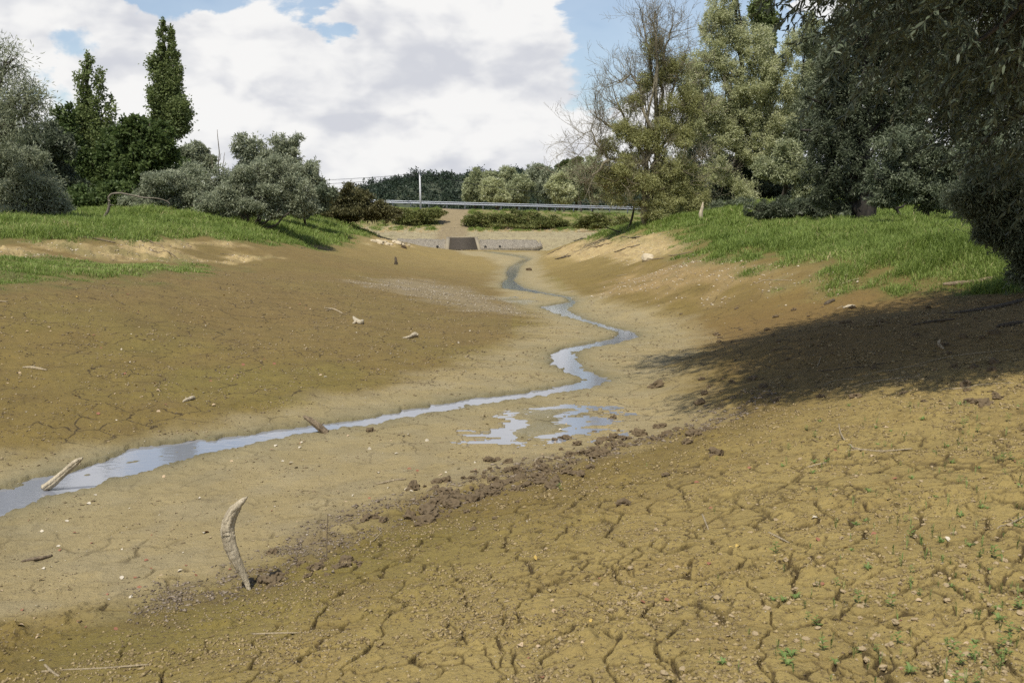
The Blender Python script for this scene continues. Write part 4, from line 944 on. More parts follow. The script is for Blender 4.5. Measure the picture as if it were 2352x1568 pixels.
# ------------------------------------------------------------------ driftwood, twigs, stumps
def smooth_path(pts, rad, g, amp, m=5):
    pts = np.asarray(pts, float); n = len(pts); tt = np.linspace(0, n - 1, (n - 1) * m + 1); i0 = np.arange(n)
    if n > 2:
        out = []
        for t in tt:
            i = min(int(t), n - 2); f = t - i; p0, p1, p2, p3 = pts[max(i - 1, 0)], pts[i], pts[i + 1], pts[min(i + 2, n - 1)]
            out.append(.5 * ((2 * p1) + (-p0 + p2) * f + (2 * p0 - 5 * p1 + 4 * p2 - p3) * f * f + (-p0 + 3 * p1 - 3 * p2 + p3) * f ** 3))
        ps = np.array(out)
    else: ps = np.stack([np.interp(tt, i0, pts[:, k]) for k in range(3)], 1)
    ps[1:-1] += g.normal(0, amp, ps[1:-1].shape); return ps, np.interp(tt, i0, rad)
def strands(pts, rad, g, n=8):
    # weathered wood: a bundle of long fibres of unequal length around the core
    pts = np.asarray(pts, float); m = len(pts); out = []
    tan = unit(np.gradient(pts, axis=0)); u = unit(np.cross(tan, np.array([.2, .9, .35]))); w = np.cross(tan, u)
    for k in range(n):
        a = k / n * 2 * np.pi + g.uniform(-.3, .3) + np.linspace(0, g.uniform(-.1, .35), m)
        o = (np.cos(a)[:, None] * u + np.sin(a)[:, None] * w) * (rad * g.uniform(.46, .60))[:, None]
        i0 = int(m * g.uniform(0, .12)); i1 = int(m * g.uniform(.80, 1.0)); r = rad * g.uniform(.40, .54)
        rr = r[i0:i1].copy(); q = max(2, len(rr) // 6); rr[-q:] *= np.linspace(1, .12, q); out.append(((pts + o)[i0:i1], rr))
    return out
SEED = [100]
def wood(name, cat, label, paths, mat, mode='lie', group=None, Y=None, sides=8, rough=.1, fib=0):
    """mode lie: every point rests on the ground; mode stand: the points stand in the depth of the first one"""
    SEED[0] += 1; g = np.random.default_rng(SEED[0]); tb = Tubes(); o = None
    Yb = Y if Y else None
    for pth in paths:
        pts = []; rad = []
        for k, q in enumerate(pth):
            u, v, r = q[:3]
            if mode == 'lie':
                p = G(u, v)
                rr = r * p[1] / F0; p[2] += rr * .6 + (q[3] if len(q) > 3 else 0)
            else:
                if Yb is None: Yb = G(u, v)[1]
                p = at_depth(u, v, Yb + (q[3] if len(q) > 3 else 0)); rr = r * Yb / F0
            pts.append(p); rad.append(max(rr, .002))
        pts = np.array(pts)
        if o is None: o = pts[0].copy()
        ps, rd = smooth_path(pts, rad, g, np.mean(rad) * .03, 10 if fib else 5)
        if mode == 'lie':
            gz = ground_z(ps[:, 0], ps[:, 1]); ps[:, 2] = np.maximum(ps[:, 2], gz + rd * .35)
        tb.add(ps, rd * (.86 if fib else 1), sides, g=g, rough=rough)
        if fib and len(pth) > 3:
            for sp_, sr_ in strands(ps, rd, g, fib): tb.add(sp_, sr_, 8, g=g, rough=.05)
    me = tb.mesh(name); me.transform(Matrix.Translation(Vector(-o)))
    return put(name, me, M[mat], None, o, label, cat, group)
W = wood
W('driftwood_stake','driftwood','thick pale curved driftwood stake stuck upright in the near mud',[[(574,1358,4,-.02),(566,1335,7),(550,1300,11),(533,1262,15),(524,1225,16),(527,1195,14),(541,1168,12),(557,1150,8),(568,1141,2)]],'drift','stand',rough=.05,sides=12,fib=9)
W('driftwood_log','driftwood','smooth pale log leaning up out of the stream at the left',[[(100,1122,10),(122,1108,11),(145,1088,9),(170,1066,9),(182,1056,6),(190,1051,2)]],'drift','stand',rough=.04,sides=12,fib=7)
W('driftwood_log','driftwood','brown weathered log leaning left over the middle of the stream',[[(752,997,9),(738,985,9),(722,972,8),(708,962,6),(697,955,3)],[(738,975,2),(745,970,1)]],'driftb','stand',rough=.06,sides=10,fib=7)
W('stick','stick','short brown stick lying on pale mud near the lower left edge',[[(50,1290,3),(75,1287,4.5),(100,1283,4.5),(119,1276,3)]],'driftb')
W('straw_twig','twig','long straight pale stem lying at the lower left corner',[[(140,1538,2),(240,1532,2.5),(345,1527,2)]],'twig')
W('stick','stick','short forked pale stick beside the long stem at the lower left',[[(103,1528,3),(118,1542,3),(135,1552,2.5)],[(95,1545,3),(118,1541,3)]],'twig')
W('straw_twig','twig','pale straw lying right below the curved stake',[[(580,1459,2.5),(640,1457,2.5),(690,1455,1.2)]],'twig')
W('straw_twig','twig','thin dark stem standing upright right of the curved stake',[[(750,1288,1.4),(751,1230,1.2),(753,1178,.8)]],'driftb','stand')
W('twig','twig','slanting pale twig in the mud right of the upright stem',[[(850,1256,1.6),(862,1236,1.6),(880,1216,1)]],'twig')
W('twig','twig','pale twig lying on the flat mud above the dark strandline',[[(865,1114,2),(900,1108,3),(932,1102,2.5)]],'twig')
W('twig','twig','pale bent twig at the start of the dark strandline clods',[[(1232,1070,2),(1230,1057,2.2),(1248,1051,2.2),(1292,1057,1.5)]],'twig')
W('twig','twig','short pale twig standing askew in the right foreground',[[(1612,1180,2.2),(1620,1200,2.4),(1627,1216,2)]],'twig')
W('twig','twig','straight pale twig lying right of the askew one in the cracked mud',[[(1764,1224,2),(1790,1234,2.6),(1812,1246,2)]],'twig')
W('twig','twig','long thin hooked twig curving across the right foreground',[[(1927,974,1.4),(1932,1000,1.8),(1950,1022,2),(1975,1034,2.4),(2030,1036,2.2),(2095,1030,1.6)],[(1975,1034,1.6),(1930,1036,1.2)]],'twig')
W('twig','twig','short straight twig left of the long hooked one',[[(1845,1076,1.6),(1870,1070,2),(1898,1064,1.5)]],'twig')
W('twig','twig','thin twig at the right edge along the sunlit shade border',[[(2165,891,1.3),(2215,884,1.8),(2272,876,1.4),(2330,872,1)]],'twig')
W('twig','twig','pale twig at the right edge in the weedy foreground',[[(2290,1218,2.2),(2320,1206,2.6),(2352,1192,2.2)]],'twig')
W('log','log','brown log lying in the shaded grass at the right edge',[[(2166,655,4),(2200,651,6),(2240,645,6),(2270,639,5),(2288,635,3)]],'driftb')
W('log','log','long dark branch lying in the shade at the right edge',[[(2180,720,2),(2230,712,4),(2290,704,5),(2350,690,4)]],'driftd')
W('stick','stick','dark thin stick in the shade left of the long dark branch',[[(2095,746,2),(2140,740,3),(2192,734,2)]],'driftd')
W('log','log','short dark log end at the right edge of the shade',[[(2290,752,4),(2320,746,6),(2360,740,6)]],'driftd')
W('driftwood','driftwood','pale curled root stub standing in the shade at the right',[[(2168,801,2.5),(2160,795,4),(2156,787,3.5),(2160,780,1.6)]],'drift','stand')
W('stick','stick','pale stick at the edge of the right grass',[[(1930,654,1.8),(1950,649,2.4),(1973,645,1.6)]],'twig')
W('plank','driftwood','flat pale plank piece on the border of the tree shade',[[(1936,711,2),(1950,708,4),(1964,705,1.5)]],'drift',rough=.3)
W('driftwood','driftwood','brown wood lump on the bank above the tree shade',[[(1893,701,2),(1903,698,5),(1916,694,4)]],'driftd',rough=.3)
W('driftwood','driftwood','forked pale wood chunk on the left mud slope',[[(829,746,6),(818,740,5),(812,731,3)],[(818,742,4),(812,745,3)],[(829,745,5),(832,740,4)]],'drift',rough=.2)
W('driftwood','driftwood','pale wedge-shaped wood chunk below the forked one on the left slope',[[(925,775,1.5),(940,774,4),(952,770,6),(960,770,4)]],'drift',rough=.2)
W('driftwood','driftwood','small greyish wood lump low on the left mud slope',[[(420,922,2),(432,918,5),(444,914,5)]],'drift',rough=.25)
W('twig','twig','pale forked twig on the left slope above the wood chunks',[[(745,707,1.5),(762,708,2),(775,711,2),(786,717,1.5)],[(762,708,1.4),(748,712,1)]],'twig')
W('twig','twig','pale crooked branch piece at the left edge of the slope',[[(52,845,2),(75,847,3.5),(108,852,2)],[(75,846,2),(80,840,1.2)]],'twig')
W('twig','twig','pale stick at the left edge higher on the slope',[[(-10,692,2),(18,694,2)]],'twig')
W('stump','stump','small dark pointed stump standing on the far mud',[[(909,607,4),(909,598,3.4),(908,590,1.6)],[(912,606,2.5),(913,602,1)]],'driftd','stand')
W('stick','stick','dark stick at the tip of the right sandy bank',[[(1275,595,1),(1292,593,2.4),(1310,589.5,2)]],'driftd')
GRo = 'bare roots and branches on the right sandy bank'
for lab, pth in (('lowest bare root at the tip of the right sandy bank',[(1256,585,.8),(1275,577,1.2),(1300,566,1)]),('long bare branch slanting down the right sandy bank',[(1290,590,.8),(1330,572,1.5),(1385,551,1.3)]),
   ('short root in the middle of the right sandy bank',[(1350,571,.7),(1375,566,1.3),(1405,559,1)]),('dark branch lying at the foot of the leaning trunk',[(1420,549,1),(1450,546,1.6),(1490,541,1.3)]),
   ('dark root in the shadow low on the right sandy bank',[(1410,580,1),(1435,573,1.5),(1470,563,1.2)]),('pale stick under the right sandy bank',[(1480,596,.8),(1500,595,1.4),(1525,592,1)]),
   ('pale branch lying beside the big pale stone',[(1535,585,.8),(1550,586,1.4),(1590,577,1)])):
    W('bare_branch','branch',lab,[pth],'driftb' if 'dark' not in lab else 'driftd',group=GRo,sides=6)
for lab, pth in (('pale driftwood branch under the long bramble mound',[(1128,521,1),(1150,522,1.8),(1180,526,1.6)]),('stubby pale log end below the right end of the bramble mound',[(1231,518,1.6),(1237,523,2),(1242,529,1.6)]),
   ('curved pale branch on the far shore beside the grassy point',[(1330,510,.8),(1365,514,1.2),(1392,521,1.4),(1370,528,1.2)]),('thin pale pole lying on the far dry shore',[(1325,533,.8),(1350,532,1.1),(1385,530,.9)]),('small twig on the stone facing below the bank',[(1170,569,.8),(1185,570,1.2),(1195,571,.8)])):
    W('driftwood_branch','driftwood',lab,[pth],'driftb',group='driftwood on the far shore',sides=6)
for lab, pth in (('long pale root along the top of the left scarp',[(165,547,1),(210,549,1.6),(265,558,1.6)]),('dark root hanging over the left scarp',[(308,550,1),(335,553,1.5),(378,568,1.3),(392,577,1)]),
   ('thin root slanting down the left scarp',[(320,565,.8),(345,576,1.3),(365,581,.8)]),('lowest root at the foot of the left scarp',[(360,580,.8),(385,587,1.2),(410,593,.8)]),('short stub of root right on the left scarp',[(425,560,1),(440,568,1.6)]),
   ('pale twig on the mud where the scarp ends',[(505,583,.7),(540,586,1),(560,590,.7)]),('pale twig near the tip of the left grass bank',[(690,571,.7),(715,569,1.1),(745,571,.7)])):
    W('bare_root','root',lab,[pth],'driftb',group='roots and twigs along the left scarp',sides=6)
W('log','log','grey weathered log lying in the left grass',[[(243,527,5),(265,525,6),(300,521,3)]],'barkl','stand',Y=38.5,rough=.1)
W('arched_branch','branch','big arched dead branch reaching right over the left grass',[[(236,502,2.9),(248,484,3.19),(251,465,2.61),(249,455,2.32),(256,446,2.32),(275,444,2.32),(300,448,1.86),(330,454,1.62),(355,455,1.39),(375,459,1.16),(388,466,1.16),(389,474,0.87)],[(251,470,1.74),(262,472,0.87)],[(320,452,1.04),(318,444,0.58)],[(383,462,0.87),(392,455,0.46)],[(275,444,0.7),(284,437,0.41)]],'barkl','stand',Y=41)
W('broken_trunk','stump','broken white trunk standing at the edge of the right grass',[[(1611,508,5),(1610,490,5),(1613,478,4),(1615,464,1)]],'drift','stand',Y=52)
for lab, pths in (('tangled orange-tinted fallen branch behind the right grass',[[(1850,503,1),(1810,492,1.6),(1770,486,1.4),(1730,478,1)],[(1800,490,1),(1770,480,.8),(1735,482,.5)],[(1790,489,.9),(1786,470,.5)]]),
                  ('lighter fallen branch below the tangled orange one',[[(1860,505,1),(1830,488,1.2),(1800,478,1),(1770,476,.6)],[(1835,492,.8),(1850,480,.4)]])):
    W('fallen_branch','branch',lab,pths,'barky','stand',Y=46,sides=5)
W('leaning_trunk','tree trunk','thin dark leaning trunk at the water end of the right grass',[[(1440,540,3.2),(1446,520,3),(1452,500,2.6),(1456,470,2),(1448,455,1.2)],[(1440,540,1.6),(1415,530,1.4),(1390,522,.8)],[(1455,480,1),(1440,468,.7),(1425,472,.4)]],'bark','stand',Y=60)
W('twig','twig','dark twig clump on the far edge of the stream',[[(1073,917,2),(1085,913,3),(1098,909,2)],[(1078,915,1.5),(1092,918,1)]],'driftd')
W('twig','twig','pale twig on the far right slope above the stream bend',[[(1935,706,.8),(1922,712,1)]],'twig')
for k, (lab, pth) in enumerate((('long pale twig crossing the front of the tree shade',[(1950,889,1),(2010,876,1.6),(2090,866,1.2)]),('curved twig in the middle of the tree shade',[(1890,884,.8),(1915,872,1.2),(1960,868,.9)]),
   ('thin straight twig deeper in the tree shade',[(1980,862,.8),(2060,845,1.2),(2130,838,.8)]),('fine upright twig in the tree shade',[(1878,838,1),(1886,822,.8)]),('dark long twig across the shaded slope',[(1880,850,1),(1980,842,1.4),(2060,830,1)]),
   ('pale hooked twig near the front edge of the shade',[(2060,876,.8),(2095,868,1.2),(2112,862,1.2),(2106,855,.8)]),('long dry reed along the shade border at the right',[(2100,838,.8),(2200,818,1.4),(2340,800,1)]))):
    W('twig','twig',lab,[pth],'twig' if 'dark' not in lab else 'driftd',group='twigs on the shaded right slope',sides=5)
for lab, pth in (('pale thin stick on the reddish right bank',[(1735,650,.9),(1758,642,1.2),(1815,645,.9)]),('small pale twig at the right of the far stream bend',[(1560,617,.7),(1578,611,1)]),('tiny pale stick near the far right mud edge',[(1415,634,.6),(1440,631,.9)]),
                 ('pale sliver standing left of the upper stream',[(1180,726,1.6),(1178,719,.6)]),('second pale sliver standing left of the upper stream',[(1196,728,1.8),(1193,719,.6)])):
    W('stick','stick',lab,[pth],'twig','stand' if 'sliver' in lab else 'lie',sides=5)

# ------------------------------------------------------------------ stones, clods, leaves, seedlings (copied one by one)
def lump(name, g, sub=2, squash=.7, amp=.3):
    import bmesh
    bm = bmesh.new(); bmesh.ops.create_icosphere(bm, subdivisions=sub, radius=1)
    off = Vector(g.uniform(-50, 50, 3).tolist())
    from mathutils import noise as mn
    for v in bm.verts:
        k = 1 + amp * mn.noise(v.co * 1.4 + off) * 1.6 + amp * .7 * mn.noise(v.co * 3.7 + off) + amp * .35 * mn.noise(v.co * 8 + off)
        v.co = v.co * k; v.co.z *= squash
    me = bpy.data.meshes.new(name); bm.to_mesh(me); bm.free(); return me
M['clod'] = flat_mat('dark_crumbly_mud', (.118, .084, .045), .95, .5, 3)
M['clodp'] = flat_mat('pale_dry_clod', (.31, .235, .135), .95, .25, 3)
M['stonep'] = flat_mat('pale_stone', (.48, .40, .27), .9, .2, 3)
def place(me, name, mat, p, s, rz, label, cat, group, sink=.25):
    if not me.materials: me.materials.append(mat)
    o = bpy.data.objects.new(name, me); COL.objects.link(o)
    o.location = (float(p[0]), float(p[1]), float(p[2]) + s * (.7 - 2 * sink) * .5); o.scale = (s, s * random.uniform(.7, 1.0), s * random.uniform(.75, 1.1)); o.rotation_euler = (random.uniform(-.3, .3), random.uniform(-.3, .3), rz)
    o['label'] = label; o['category'] = cat
    if group: o['group'] = group
    return o
g = np.random.default_rng(71)
dark_l = [lump('mud_clod', g, 3, .75, .45) for _ in range(6)]; pale_l = [lump('dry_clod', g, 2, .65, .4) for _ in range(6)]; st_l = [lump('stone', g, 2, .7, .22) for _ in range(3)]
def along(pts, n, w):
    pts = np.array(pts, float); seg = np.linalg.norm(np.diff(pts, axis=0), axis=1); c = np.concatenate([[0], np.cumsum(seg)]); s = g.uniform(0, c[-1], n)
    u = np.interp(s, c, pts[:, 0]) + g.normal(0, w, n); v = np.interp(s, c, pts[:, 1]) + g.standard_t(3, n) * w * .42; return list(zip(u, v))
def scatter_lumps(spots, meshes, mat, name, smin, smax, label, cat, group, sink=.2):
    for u, v in spots:
        if u < -20 or u > 2370 or v > 1590: continue
        p = G(u, v); s = float(np.exp(g.uniform(np.log(smin), np.log(smax))))
        place(meshes[g.integers(len(meshes))], name, mat, p, s, g.uniform(0, 6.28), label, cat, group, sink)
scatter_lumps(along([(960,1178),(1090,1128),(1220,1085),(1310,1050)], 170, 36), dark_l, M['clod'], 'mud_clod', .014, .066, 'dark crumbly clod in the thick strandline heap across the middle', 'clod', 'dark clods of the strandline heap')
scatter_lumps(along([(1310,1048),(1420,1022),(1530,1000),(1640,985)], 70, 26), dark_l, M['clod'], 'mud_clod', .02, .075, 'dark crumbly clod in the thin upper end of the strandline', 'clod', 'dark clods of the upper strandline')
scatter_lumps(along([(570,1345),(650,1335),(740,1310),(830,1290)], 45, 18), dark_l, M['clod'], 'mud_clod', .014, .050, 'dark crumbly clod beside the foot of the curved stake', 'clod', 'dark clods by the curved stake')
scatter_lumps([(845,1190),(862,1188),(880,1196),(838,1196)], dark_l, M['clod'], 'mud_clod', .035, .055, 'dark clod in the small cluster at the lower tip of the strandline', 'clod', 'clod cluster below the strandline')
scatter_lumps([(626,1270)], dark_l, M['clod'], 'mud_clod', .042, .043, 'round dark root-tangled clod right of the curved stake', 'clod', None)
scatter_lumps([(1432,1167)], dark_l, M['clod'], 'mud_clod', .048, .05, 'single round dark clod on the bare mud right of the strandline heap', 'clod', None)
scatter_lumps([(1505,888)], dark_l, M['clod'], 'mud_clod', .10, .11, 'large dark clod on the flat mud left of the tree shade', 'clod', None)
scatter_lumps([(1215,622)], dark_l, M['clod'], 'mud_clod', .16, .17, 'dark lump beside the far end of the stream', 'clod', None)
scatter_lumps([(850,994)], dark_l, M['clod'], 'mud_clod', .05, .06, 'brown lump of leaves and mud below the leaning brown log', 'clod', None)
scatter_lumps([(927,570)], dark_l, M['clod'], 'mud_clod', .2, .22, 'dark rock-like clod near the tip of the left bank', 'clod', None)
scatter_lumps([(g.uniform(1560, 2300), g.uniform(700, 930)) for _ in range(75)], dark_l, M['clod'], 'mud_clod', .02, .07, 'dark clod on the shaded right slope', 'clod', 'clods in the tree shade')
fgp = [(g.uniform(1150, 2352), g.uniform(1000, 1568)) for _ in range(900)]
fgp = [(u, v) for u, v in fgp if g.random() < np.clip((u - 1100) / 900, .1, 1) * np.clip((v - 950) / 350, .25, 1)][:250]
scatter_lumps(fgp, pale_l, M['clodp'], 'dry_clod', .006, .019, 'small pale dry clod on the cracked right foreground', 'clod', 'pale clods in the foreground', .1)
scatter_lumps([(1490,594)], st_l, M['stonep'], 'stone', .30, .32, 'big pale stone lying under the right sandy bank', 'stone', None)
scatter_lumps([(u, v) for u, v in [(858,556),(872,560),(885,556),(898,561),(905,557),(915,562),(925,564),(890,563),(938,565),(868,555)]], st_l, M['stonep'], 'stone', .14, .3, 'pale stone in the rubble tip of the left bank', 'stone', 'rubble stones of the left bank')
# dead leaves
def leaf_shape(g):
    n = 7; t_ = np.linspace(0, 1, n); w = .42 * np.sin(np.pi * t_ ** .8) ** .8 * g.uniform(.7, 1.1); z = .25 * g.uniform(-.6, 1.2) * np.sin(np.pi * t_) + .12 * g.normal(size=n).cumsum() * .3
    curl = g.uniform(.1, .5); V = []
    for k in range(n): V += [(t_[k] - .5, -w[k], z[k] + curl * w[k]), (t_[k] - .5, 0, z[k]), (t_[k] - .5, w[k], z[k] + curl * w[k] * g.uniform(.5, 1))]
    F = [[3 * k + j, 3 * k + 3 + j, 3 * k + 4 + j, 3 * k + 1 + j] for k in range(n - 1) for j in (0, 1)]
    return np.array(V), np.array(F)
lc = {'tan': (.42, .31, .19), 'white': (.50, .44, .34), 'rust': (.24, .10, .055), 'yellow': (.45, .31, .08)}
lm = {k: [mesh_np('dead_leaf', *leaf_shape(g)) for _ in range(4)] for k in lc}
for k in lc:
    mt = flat_mat(k + '_dead_leaf', lc[k], .8, .2, 4)
    for me in lm[k]: me.materials.append(mt)
def put_leaf(u, v, kind, s, label, group):
    p = G(u, v); me = lm[kind][g.integers(4)]; o = bpy.data.objects.new('dead_leaf', me); COL.objects.link(o)
    o.location = (p[0], p[1], p[2] + s * .08); o.scale = (s, s, s); o.rotation_euler = (g.normal(0, .35), g.normal(0, .35), g.uniform(0, 6.28)); o['label'] = label; o['category'] = 'leaf'; o['group'] = group
areas = [('on the wet flat mud below the stream', [(0,1560),(0,1190),(600,1030),(1250,915),(1330,1000),(900,1150),(560,1330)], 110, ('white', 'white', 'tan', 'rust')),
         ('on the left mud slope', [(0,1010),(0,690),(500,660),(900,720),(1150,770),(700,920)], 110, ('tan', 'tan', 'white', 'rust', 'yellow')),
         ('on the cracked right foreground', [(900,1560),(1300,1090),(1700,1000),(2350,900),(2350,1560)], 90, ('tan', 'tan', 'white', 'rust', 'tan', 'yellow', 'rust'))]
def inpoly(u, v, pg): return bool(sdist(np.array([u]), np.array([v]), np.array(pg, float))[0] > 0)
for where, pg, n, kinds in areas:
    k = 0; pa = np.array(pg)
    while k < n:
        u, v = g.uniform(pa[:, 0].min(), pa[:, 0].max()), g.uniform(pa[:, 1].min(), pa[:, 1].max())
        if not inpoly(u, v, pg): continue
        q = hit(u, v)
        if sdist(np.array([q[0]]), np.array([q[1]]), STREAM)[0] > -.08: continue
        kd = kinds[g.integers(len(kinds))]; wd = {'tan': 'tan curled', 'white': 'bleached whitish', 'rust': 'rust-red', 'yellow': 'bright yellow'}[kd]
        put_leaf(u, v, kd, g.uniform(.018, .045) * (.62 + .05 * q[1]), f'{wd} dead leaf {where}', f'{wd} leaves {where}'); k += 1
# seedlings
def weed_mesh(g, kind):
    V = []; T = []; F = []
    def blade(b, d, l, w, up):
        i = len(V); s = np.cross(d, [0, 0, 1.0]); s = s / max(np.linalg.norm(s), 1e-6)
        m = b + d * l * .5 + np.array([0, 0, up * l]); e = b + d * l + np.array([0, 0, up * l * .9])
        V.extend([b, m - s * w, e, m + s * w]); F.append([i, i + 1, i + 2, i + 3]); T.extend([g.uniform(.2, 1)] * 4)
    if kind == 'sprig':
        H = 1.0
        i = len(V); V.extend([np.array([-.015, 0, 0]), np.array([.015, 0, 0]), np.array([.01, 0, H]), np.array([-.01, 0, H])]); F.append([i, i + 1, i + 2, i + 3]); T.extend([.2] * 4)
        for k in range(9):
            a = k * 2.4 + g.uniform(-.3, .3); h = .2 + .8 * k / 9; d = np.array([math.cos(a), math.sin(a), 0]); blade(np.array([0, 0, h * H]), d, g.uniform(.35, .6) * (1.1 - h * .5), .10, .25)
    elif kind == 'rosette':
        for k in range(11):
            a = k * 2.4; d = np.array([math.cos(a), math.sin(a), 0]); blade(np.zeros(3), d, g.uniform(.4, .8), .12, g.uniform(.3, .9))
    else:
        for k in range(7):
            a = g.uniform(0, 6.28); d = np.array([math.cos(a), math.sin(a), 0]) * .45; blade(np.zeros(3), d, g.uniform(.6, 1.0), .035, g.uniform(1.0, 1.6))
    me = mesh_np('seedling', np.array(V), np.array(F)); attr_f(me, 'tint', T); me.materials.append(M['weed']); return me
wm = {k: [weed_mesh(g, k) for _ in range(3)] for k in ('sprig', 'rosette', 'tuft')}
wl = {'sprig': ('upright leafy green seedling', 'leafy seedlings'), 'rosette': ('flat bright green rosette weed', 'rosette weeds'), 'tuft': ('thin tuft of grass blades', 'grass tufts')}
k = 0
while k < 300:
    u, v = g.uniform(1200, 2352), g.uniform(930, 1568)
    if g.random() > np.clip((u - 1500) / 800, .03, 1) ** 1.6: continue
    if noise(np.array([u / 90.0]), np.array([v / 45.0]))[0] < -.05 and g.random() < .8: continue
    kd = ('tuft', 'tuft', 'rosette', 'sprig', 'tuft')[g.integers(5)]; p = G(u, v); s = g.uniform(.026, .064) * (1.15 if kd == 'sprig' else .8)
    me = wm[kd][g.integers(3)]; o = bpy.data.objects.new('seedling', me); COL.objects.link(o); o.location = (p[0], p[1], p[2] - .003); o.scale = (s, s, s); o.rotation_euler = (0, 0, g.uniform(0, 6.28))
    o['label'] = wl[kd][0] + ' in the cracked mud of the right foreground'; o['category'] = 'weed'; o['group'] = wl[kd][1] + ' in the right foreground'; k += 1

# fine litter nobody could count: crumbs, chips and gravel
def crumbs(name, label, fn, n, smin, smax, mats, g, flat=.6):
    x, y = fn(n); n = len(x); z = ground_z(x, y)
    base = np.array([[0, 0, 1], [1, 0, 0], [-.5, .87, 0], [-.5, -.87, 0], [0, 0, -.6]])
    a = g.uniform(0, 6.28, n); s = np.exp(g.uniform(np.log(smin), np.log(smax), n)); rr = np.hypot(x, y); s = s * np.clip(rr / 8, .8, 2.2)
    b = base[None] * (1 + g.normal(0, .25, (n, 5, 3))); b = b * np.stack([g.uniform(.8, 2.0, n), g.uniform(.4, .9, n), np.full(n, flat)], 1)[:, None]
    ca, sa = np.cos(a)[:, None], np.sin(a)[:, None]
    V = np.stack([b[:, :, 0] * ca - b[:, :, 1] * sa, b[:, :, 0] * sa + b[:, :, 1] * ca, b[:, :, 2]], -1) * s[:, None, None] + np.stack([x, y, z + s * .15], 1)[:, None]
    o = (np.arange(n) * 5)[:, None, None]; tr = (o + np.array([[0, 1, 2], [0, 2, 3], [0, 3, 1], [4, 2, 1], [4, 3, 2], [4, 1, 3]])).reshape(-1, 3)
    me = mesh_np(name, V.reshape(-1, 3), None, tr); attr_f(me, 'tint', np.repeat(g.random(n), 5)); put(name, me, mats, kind='stuff', label=label)
def fan(rmin, rmax, mask, amin=-29, amax=29, pw=1.0):
    def fn(n):
        r = np.exp(g.uniform(np.log(rmin), np.log(rmax), n)); a = np.radians(g.uniform(amin, amax, n)); x, y = r * np.sin(a), r * np.cos(a)
        k = g.random(n) < mask_at(mask, x, y); return x[k], y[k]
    return fn
def tint_mat(name, a, b):
    m, t, out = new_mat(name); at = t.new('ShaderNodeAttribute', attribute_name='tint'); p = t.new('ShaderNodeBsdfPrincipled'); p.inputs['Roughness'].default_value = .9
    t.link(t.mixc(at.outputs['Fac'], a, b), p.inputs['Base Color']); t.link(p.outputs[0], out.inputs[0]); return m
dry = (1 - sst(-.12, .02, dS)) * (1 - mGrass) * (1 - sst(-.2, .1, dPud))
crumbs('mud_crumbs', 'dark mud crumbs and bark bits strewn over the lake bed', fan(3.2, 45, (dry * (.10 + .9 * patchy * sst(-.2, .6, fbm(gx * 2.6, gy * 2.6, 3))) * (1 - .45 * mFlat)).astype(np.float32)), 60000, .002, .010, tint_mat('dark_crumb', (.05, .034, .02), (.15, .105, .06)), g)
rub = (dry * (1 - mFlat) * sst(-.9, .8, gx * .8 - (gy - 6.2) * .6 + 1.36) * (.08 + .92 * sst(-.25, .55, fbm(gx * 1.9 + 4, gy * 1.9, 3)))).astype(np.float32)
crumbs('mud_rubble', 'crumbled lumps of the same olive mud lying between the cracks', fan(3.0, 22, rub), 120000, .0035, .017, tint_mat('mud_lump', (.130, .092, .038), (.345, .262, .130)), g, .75)
rub2 = (dry * (1 - mFlat) * (gx < 1) * .80 + dry * mFlat * .50).astype(np.float32) * sst(-.3, .5, fbm(gx * 1.4 + 14, gy * 1.4, 3))
crumbs('silt_crumbs', 'small silt crumbs and leaf scraps on the left slope and the flat', fan(4.0, 32, rub2), 80000, .003, .013, tint_mat('silt_lump', (.085, .058, .028), (.36, .28, .165)), g, .6)
crumbs('pale_chips', 'tiny pale chips and shells strewn over the lake bed', fan(3.2, 60, (dry * .5).astype(np.float32)), 16000, .002, .007, tint_mat('pale_chip', (.30, .24, .16), (.62, .56, .45)), g, .35)
stm = (np.exp(-(dStrand / .30) ** 2) * sst(-.6, .3, n_m) * dry).astype(np.float32)
crumbs('strandline_litter', 'brown and greyish scraps heaped along the strandline', fan(4.5, 14, stm, -22, 18), 80000, .004, .021, tint_mat('strand_scrap', (.07, .048, .030), (.26, .21, .155)), g)
crumbs('gravel', 'pale gravel bed on the far left mud slope', fan(18, 50, (mPeb * sst(-.5, .5, n_m) * (dry > .3)).astype(np.float32), -12, 4), 26000, .004, .015, tint_mat('gravel_stone', (.17, .13, .085), (.47, .41, .31)), g)
dmk = (dam & (gy < DAMY + 9)).astype(np.float32)
crumbs('shore_stones', 'stones and dry scraps on the pale shore below the road bank', fan(94, 110, dmk, -14, 14), 9000, .010, .030, tint_mat('shore_stone', (.17, .13, .085), (.45, .38, .28)), g)
crumbs('bank_gravel', 'pale stone chips on the reddish right bank and the sandy banks', fan(18, 90, (np.maximum(np.maximum(mRed * .7, sandy), 0)).astype(np.float32), -29, 24), 50000, .006, .022, tint_mat('bank_stone', (.24, .175, .10), (.60, .52, .39)), g)

# ------------------------------------------------------------------ light
sx, sy = .22, .48
S = Vector((-sx, -sy, 1)).normalized()
sd = bpy.data.lights.new('sun', 'SUN'); so = bpy.data.objects.new('sun', sd); COL.objects.link(so)
sd.energy = 5.0; sd.angle = R(.55); sd.color = (1.0, .945, .83); so.rotation_euler = S.to_track_quat('Z', 'Y').to_euler(); so.location = (0, 0, 30)

